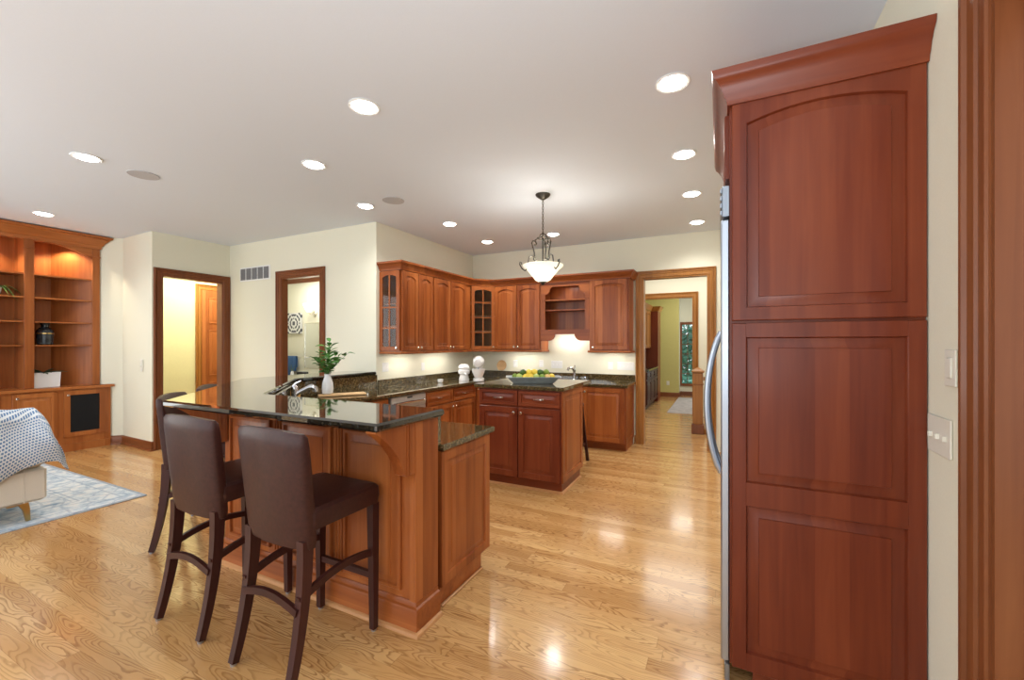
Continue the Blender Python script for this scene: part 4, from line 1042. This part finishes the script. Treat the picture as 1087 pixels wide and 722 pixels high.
# main sink faucet in the peninsula corner
t = empty('pullout_faucet', (-3.50, 2.60, .9145), 0, 'chrome pull-out kitchen faucet behind the raised bar corner', 'faucet')
MB().lathe([(.034, 0), (.034, .015), (.026, .025), (.026, .13), (.030, .16), (.018, .185)], 18).build('body', CHROME, t)
sp_ = MB().tube([(.0, .0, .09), (.035, .04, .125), (.075, .085, .155)], [.021, .019, .019], 12).build('spout', CHROME, t)
MB().tube([(.075, .085, .155), (.095, .105, .162), (.115, .125, .145), (.12, .13, .115)], [.024, .032, .032, .028], 12).build('spray_head', CHROME, sp_)
MB().tube([(0, 0, .18), (.015, .01, .200), (.055, .03, .222)], [.013, .012, .008], 8).build('lever', CHROME, t)
tag(MB().lathe([(.03, 0), (.032, .02), (.03, .10), (.012, .12), (.012, .15)], 14).build('soap_bottle', plain('amber_soap', (.55, .28, .08), .2), loc=(-3.60, 2.70, .9145)), 'amber soap bottle behind the chrome pull-out faucet', 'bottle')
# cutting board with vase and stems
tag(MB().box(-.24, -.08, 0, .24, .08, .022, .006).build('cutting_board', CB[0], loc=(-3.69, 3.32, .9145)), 'pale wooden cutting board lying on the counter behind the bar', 'cutting board').rotation_euler = (0, 0, math.radians(55))
t = empty('leafy_vase', (-3.775, 3.20, .937), 0, 'ribbed white vase of leafy green stems on the cutting board', 'vase')
m = MB(); L = []
for r, z in ((.040, 0), (.052, .012), (.056, .06), (.052, .12), (.036, .17), (.030, .19), (.034, .215), (.028, .215), (.024, .19)):
    L.append([(r * (1 + .03 * math.cos(q * PI)) * math.cos(2 * PI * q / 32), r * (1 + .03 * math.cos(q * PI)) * math.sin(2 * PI * q / 32), z) for q in range(32)])
m.loops(L); m.build('body', CERAM, t)
rs = random.Random(21); ms = MB(); ml = MB()
def leaf(mb, p, d, l, w):
    d = d.normalized(); sd = d.cross(Vector((rs.uniform(-.4, .4), rs.uniform(-.4, .4), 1))).normalized(); up = sd.cross(d); L = []
    for q in range(6):
        u = q / 5; ww = w * math.sin(PI * (.06 + .92 * u)) ** .8 + .0008
        c = p + d * l * u - up * (.25 * l * u * u)
        L.append([tuple(c - sd * ww + up * ww * .35), tuple(c - up * .0012), tuple(c + sd * ww + up * ww * .35), tuple(c + up * .0012)])
    mb.loops(L)
for k in range(14):
    a = rs.uniform(0, 2 * PI); sp = rs.uniform(.05, .16) if k else .02; hh = rs.uniform(.16, .34) if k else .38
    if k == 1: a, sp, hh = -.5, .24, .20
    if k == 2: a, sp, hh = .5, .22, .26
    pts = [Vector((0, 0, .16)), Vector((sp * .25 * math.cos(a), sp * .25 * math.sin(a), .16 + hh * .5)), Vector((sp * math.cos(a), sp * math.sin(a), .18 + hh))]
    ms.tube(pts, [.003, .0025, .0015], 5)
    for q in range(8):
        u = .30 + .70 * q / 7; p = pts[0].lerp(pts[1], u * 2) if u < .5 else pts[1].lerp(pts[2], u * 2 - 1)
        b2 = a + (1.3 if q % 2 else -1.3) + rs.uniform(-.5, .5)
        d = Vector((math.cos(b2), math.sin(b2), rs.uniform(.1, 1.1)))
        leaf(ml, p, d, rs.uniform(.065, .10), rs.uniform(.017, .027))
ms.build('stems', STEM, t); ml.build('foliage', LEAF, t)
# stand mixer and second white appliance, small bowl, plate
t = empty('stand_mixer', (-3.30, 5.56, .9145), -PI / 2 + .45, 'white stand mixer with a rounded head on the corner counter', 'mixer')
m = MB(); m.loops([[(.15 * math.cos(2 * PI * k / 28) * (1 if math.cos(2 * PI * k / 28) > 0 else 1.1), .085 * math.sin(2 * PI * k / 28), z) for k in range(28)] for z in (0, .03)] + [[(.14 * math.cos(2 * PI * k / 28), .075 * math.sin(2 * PI * k / 28), .042) for k in range(28)]]); m.build('base', CERAM, t)
m = MB(); m.tube([(-.10, 0, .03), (-.105, 0, .12), (-.10, 0, .22)], [.055, .042, .055], 16); m.build('column', CERAM, t)
m = MB(); m.tube([(-.17, 0, .275), (-.16, 0, .278), (-.11, 0, .285), (0, 0, .287), (.10, 0, .28), (.155, 0, .272), (.17, 0, .268)], [.02, .06, .080, .088, .080, .055, .02], 20); m.build('head', CERAM, t)
m = MB(); m.lathe([(.045, .045), (.06, .06), (.092, .13), (.10, .185), (.094, .185), (.085, .13), (.05, .065)], 24, (.07, 0, 0)); m.build('bowl', CERAM, t)
MB().tube([(.07, 0, .21), (.07, 0, .10)], .012, 8).build('beater', STEEL, t)
t = empty('juice_press', (-3.50, 5.46, .9145), 0, 'white countertop juicer with a domed top left of the stand mixer', 'juicer')
m = MB(); m.lathe([(.075, 0), (.08, .02), (.07, .05), (.06, .09)], 22); m.build('base', CERAM, t)
m = MB(); m.lathe([(.06, .09), (.085, .11), (.09, .15), (.07, .17)], 22); m.build('bowl', CERAM, t)
m = MB(); m.sphere((0, 0, .20), .085, .085, .055, 22, 10); m.build('lid', CERAM, t)
MB().tube([(.06, -.06, .12), (.09, -.09, .11), (.10, -.10, .09)], [.014, .012, .010], 8).build('spout', CERAM, t)
tag(MB().lathe([(.025, 0), (.036, .01), (.042, .05), (.037, .05), (.03, .015), (.01, .01)], 20).build('small_bowl', CERAM, loc=(-3.62, 5.02, .9145)), 'little white ramekin on the counter under the left wall cabinets', 'bowl')
m = MB(); m.M = Matrix.Rotation(PI / 2 - .16, 4, 'X'); m.lathe([(.02, 0), (.06, .0), (.09, .012), (.09, .018), (.06, .007), (.02, .006)], 28)
tag(m.build('wooden_plate', CB[0], loc=(-3.33, 6.382, 1.105)), 'round tan plate leaning on the far wall behind the mixer', 'plate')
# outlets and switches on the kitchen walls
plate('switch_plate', (XK, 4.24, 1.17), PI / 2, .115, .12, 2, 'double switch plate at the near end of the kitchen side wall', 'rocker', mat=WHITE)
plate('outlet_plate', (XK, 5.02, 1.14), PI / 2, .075, .115, 1, 'outlet plate in the middle of the kitchen side wall', 'outlet', 'outlet', WHITE)
plate('outlet_plate', (-3.10, YB, 1.14), 0, .075, .115, 1, 'outlet plate on the far wall next to the leaning tan plate', 'outlet', 'outlet', WHITE)
plate('outlet_plate', (-2.63, YB, 1.15), 0, .075, .115, 1, 'outlet plate on the far wall left of the four-way plate over the fruit tray', 'outlet', 'outlet', WHITE)
plate('switch_plate', (-2.36, YB, 1.14), 0, .19, .12, 3, 'triple switch plate on the far wall over the right end of the fruit tray', 'toggle', mat=WHITE)
plate('outlet_plate', (-1.50, YB, 1.14), 0, .075, .115, 1, 'outlet plate on the far wall left of the four-gang switch plate', 'outlet', 'outlet', WHITE)
plate('switch_plate', (-1.27, YB, 1.14), 0, .25, .12, 4, 'four-gang switch plate on the far wall next to the doorway casing', 'toggle', mat=WHITE)
plate('outlet_plate', (-1.31, 12.45, .38), 0, .075, .115, 1, 'outlet plate low on the olive dining room wall', 'outlet', 'outlet', CREAMP)
plate('switch_plate', (-7.30, 3.05, 1.17), 0, .07, .17, 2, 'tall narrow switch plate on the wall next to the bookcase alcove', 'toggle', mat=CREAMP)

# ------------------------------------------------------------------ ceiling lights, speakers, pendant
def downlight(x, y, label, power=50, first=[None]):
    if first[0] is None:
        t = empty('recessed_light', (x, y, CZ), 0, label, 'ceiling light', 'recessed ceiling lights')
        m = MB(); m.lathe([(.075, -.001), (.098, -.001), (.100, -.006), (.094, -.010), (.078, -.006)], 32, cap=False); m.add([], [])
        L = [[(r * math.cos(2 * PI * k / 32), r * math.sin(2 * PI * k / 32), z) for k in range(32)] for r, z in ((.074, -.001), (.098, -.001), (.100, -.006), (.094, -.010), (.078, -.007), (.074, -.001))]
        m = MB(); m.loops(L, False, False); m.build('trim_ring', WHITE, t)
        MB().lathe([(.074, -.001), (.073, -.008), (.06, -.016), (.03, -.021), (.008, -.022)], 32).build('diffuser', LAMP, t)
        l = bpy.data.lights.new('bulb', 'SPOT'); l.energy = power; l.spot_size = 2.5; l.spot_blend = .9; l.shadow_soft_size = .075; l.color = (1, .985, .95)
        o = bpy.data.objects.new('bulb', l); COL.objects.link(o); o.parent = t; o.location = (0, 0, -.03)
        first[0] = t; return t
    c = copy_tree(first[0]); c.location = (x, y, CZ); c['label'] = label; return c
for x, y, lb in ((-2.09, 2.06, 'recessed ceiling light above the bar end, the largest and brightest'), (-3.16, 2.535, 'recessed ceiling light above the angled bar corner'),
                 (-3.59, 3.557, 'recessed ceiling light near the bathroom wall corner'), (-3.15, 4.57, 'recessed ceiling light in front of the glass-ended wall cabinet'),
                 (-3.19, 5.63, 'recessed ceiling light nearest the corner glass cabinet'), (-2.13, 5.65, 'recessed ceiling light just behind the pendant lamp'),
                 (-.256, 2.68, 'recessed ceiling light nearest the tall pantry crown'), (-.27, 3.735, 'second recessed ceiling light of the row past the pantry'),
                 (-.27, 4.756, 'third recessed ceiling light of the row past the pantry'), (-.27, 5.894, 'recessed ceiling light closest to the far doorway'),
                 (-4.73, 1.60, 'recessed ceiling light beside the round speaker, above the rug edge'), (-7.25, 2.07, 'recessed ceiling light in front of the bookcase crown')):
    downlight(x, y, lb)
for x, y, lb in ((-4.76, 2.0, 'round grey ceiling speaker between the rug and the bar'), (-3.18, 3.55, 'round grey ceiling speaker near the recessed light before the kitchen side wall')):
    t = empty('ceiling_speaker', (x, y, CZ), 0, lb, 'speaker', 'ceiling speakers')
    MB().lathe([(.105, -.001), (.105, -.006), (.04, -.008)], 32).build('grille', GREYC, t)
    L = [[(r * math.cos(2 * PI * k / 32), r * math.sin(2 * PI * k / 32), z) for k in range(32)] for r, z in ((.105, -.001), (.115, -.001), (.115, -.007), (.105, -.007), (.105, -.001))]
    MB().loops(L, False, False).build('rim', GREYC, t)
t = empty('pendant_lamp', (-1.66, 4.10, CZ), 0, 'scrolled bronze pendant lamp with a flared white glass bowl over the island', 'lamp')
MB().lathe([(.02, -.055), (.035, -.045), (.07, -.02), (.078, -.006), (.078, -.001)], 24).build('canopy', IRON, t)
m = MB(); z = -.05; k = 0
while z > -.41:
    ring = []
    for q in range(13):
        a = 2 * PI * q / 12; dx = .008 * math.cos(a)
        ring.append((dx if k % 2 else 0, 0 if k % 2 else dx, z - .014 + .016 * math.sin(a)))
    m.tube(ring, .0028, 5, False); z -= .026; k += 1
m.build('chain', IRON, t)
MB().tube([(0, 0, -.40), (0, 0, -.735)], .008, 10).build('stem', IRON, t)
m = MB(); L = [(.055 * math.cos(2 * PI * q / 16) , .055 * math.sin(2 * PI * q / 16), -.455) for q in range(17)]; m.tube(L, .006, 6, False)
for q in range(3):
    a = 2 * PI * q / 3; m.tube([(.05 * math.cos(a), .05 * math.sin(a), -.455), (.03 * math.cos(a), .03 * math.sin(a), -.42), (0, 0, -.41)], .005, 6)
m.build('hook_ring', IRON, t)
for q in range(3):
    a = TH + PI + 2 * PI * q / 3 + .15; m = MB(); P = []
    for k in range(15):                                   # upper curl
        b3 = -PI * .2 + k / 14 * PI * 1.75; rr3 = .012 + .028 * k / 14
        P.append((.075 + rr3 * math.cos(b3 + PI), -.52 + rr3 * math.sin(b3 + PI) ))
    P2 = [(.085, -.48)] + [(.06, -.50), (.05, -.56), (.062, -.62), (.075, -.66), (.062, -.69), (.045, -.675)]
    m.tube([(r * math.cos(a), r * math.sin(a), zz) for r, zz in ((.095, -.525), (.078, -.535), (.068, -.515), (.08, -.49), (.105, -.485), (.118, -.51), (.105, -.56), (.09, -.61), (.088, -.65), (.10, -.675), (.085, -.695), (.068, -.68))], .007, 7)
    m.tube([(r * math.cos(a), r * math.sin(a), zz) for r, zz in ((.03, -.47), (.06, -.465), (.085, -.48))], .006, 7)
    m.tube([(r * math.cos(a), r * math.sin(a), zz) for r, zz in ((.075, -.665), (.115, -.64), (.145, -.655), (.155, -.71), (.16, -.77), (.19, -.80), (.222, -.775), (.245, -.735), (.24, -.71), (.222, -.715), (.226, -.735))], .0065, 7)
    m.build('scroll_arm', IRON, t)
m = MB(); m.lathe([(.045, -.912), (.075, -.895), (.115, -.845), (.165, -.785), (.205, -.755), (.212, -.742), (.208, -.733), (.198, -.737), (.158, -.775), (.108, -.835), (.068, -.883), (.03, -.90)], 36)
m.build('glass_bowl', SHADE, t)
MB().lathe([(.006, -.945), (.016, -.932), (.03, -.918), (.045, -.912), (.02, -.905)], 18).build('finial', IRON, t)
l = bpy.data.lights.new('bulb', 'POINT'); l.energy = 17; l.shadow_soft_size = .06; l.color = (1, .96, .88)
o = bpy.data.objects.new('bulb', l); COL.objects.link(o); o.parent = t; o.location = (0, 0, -.80)
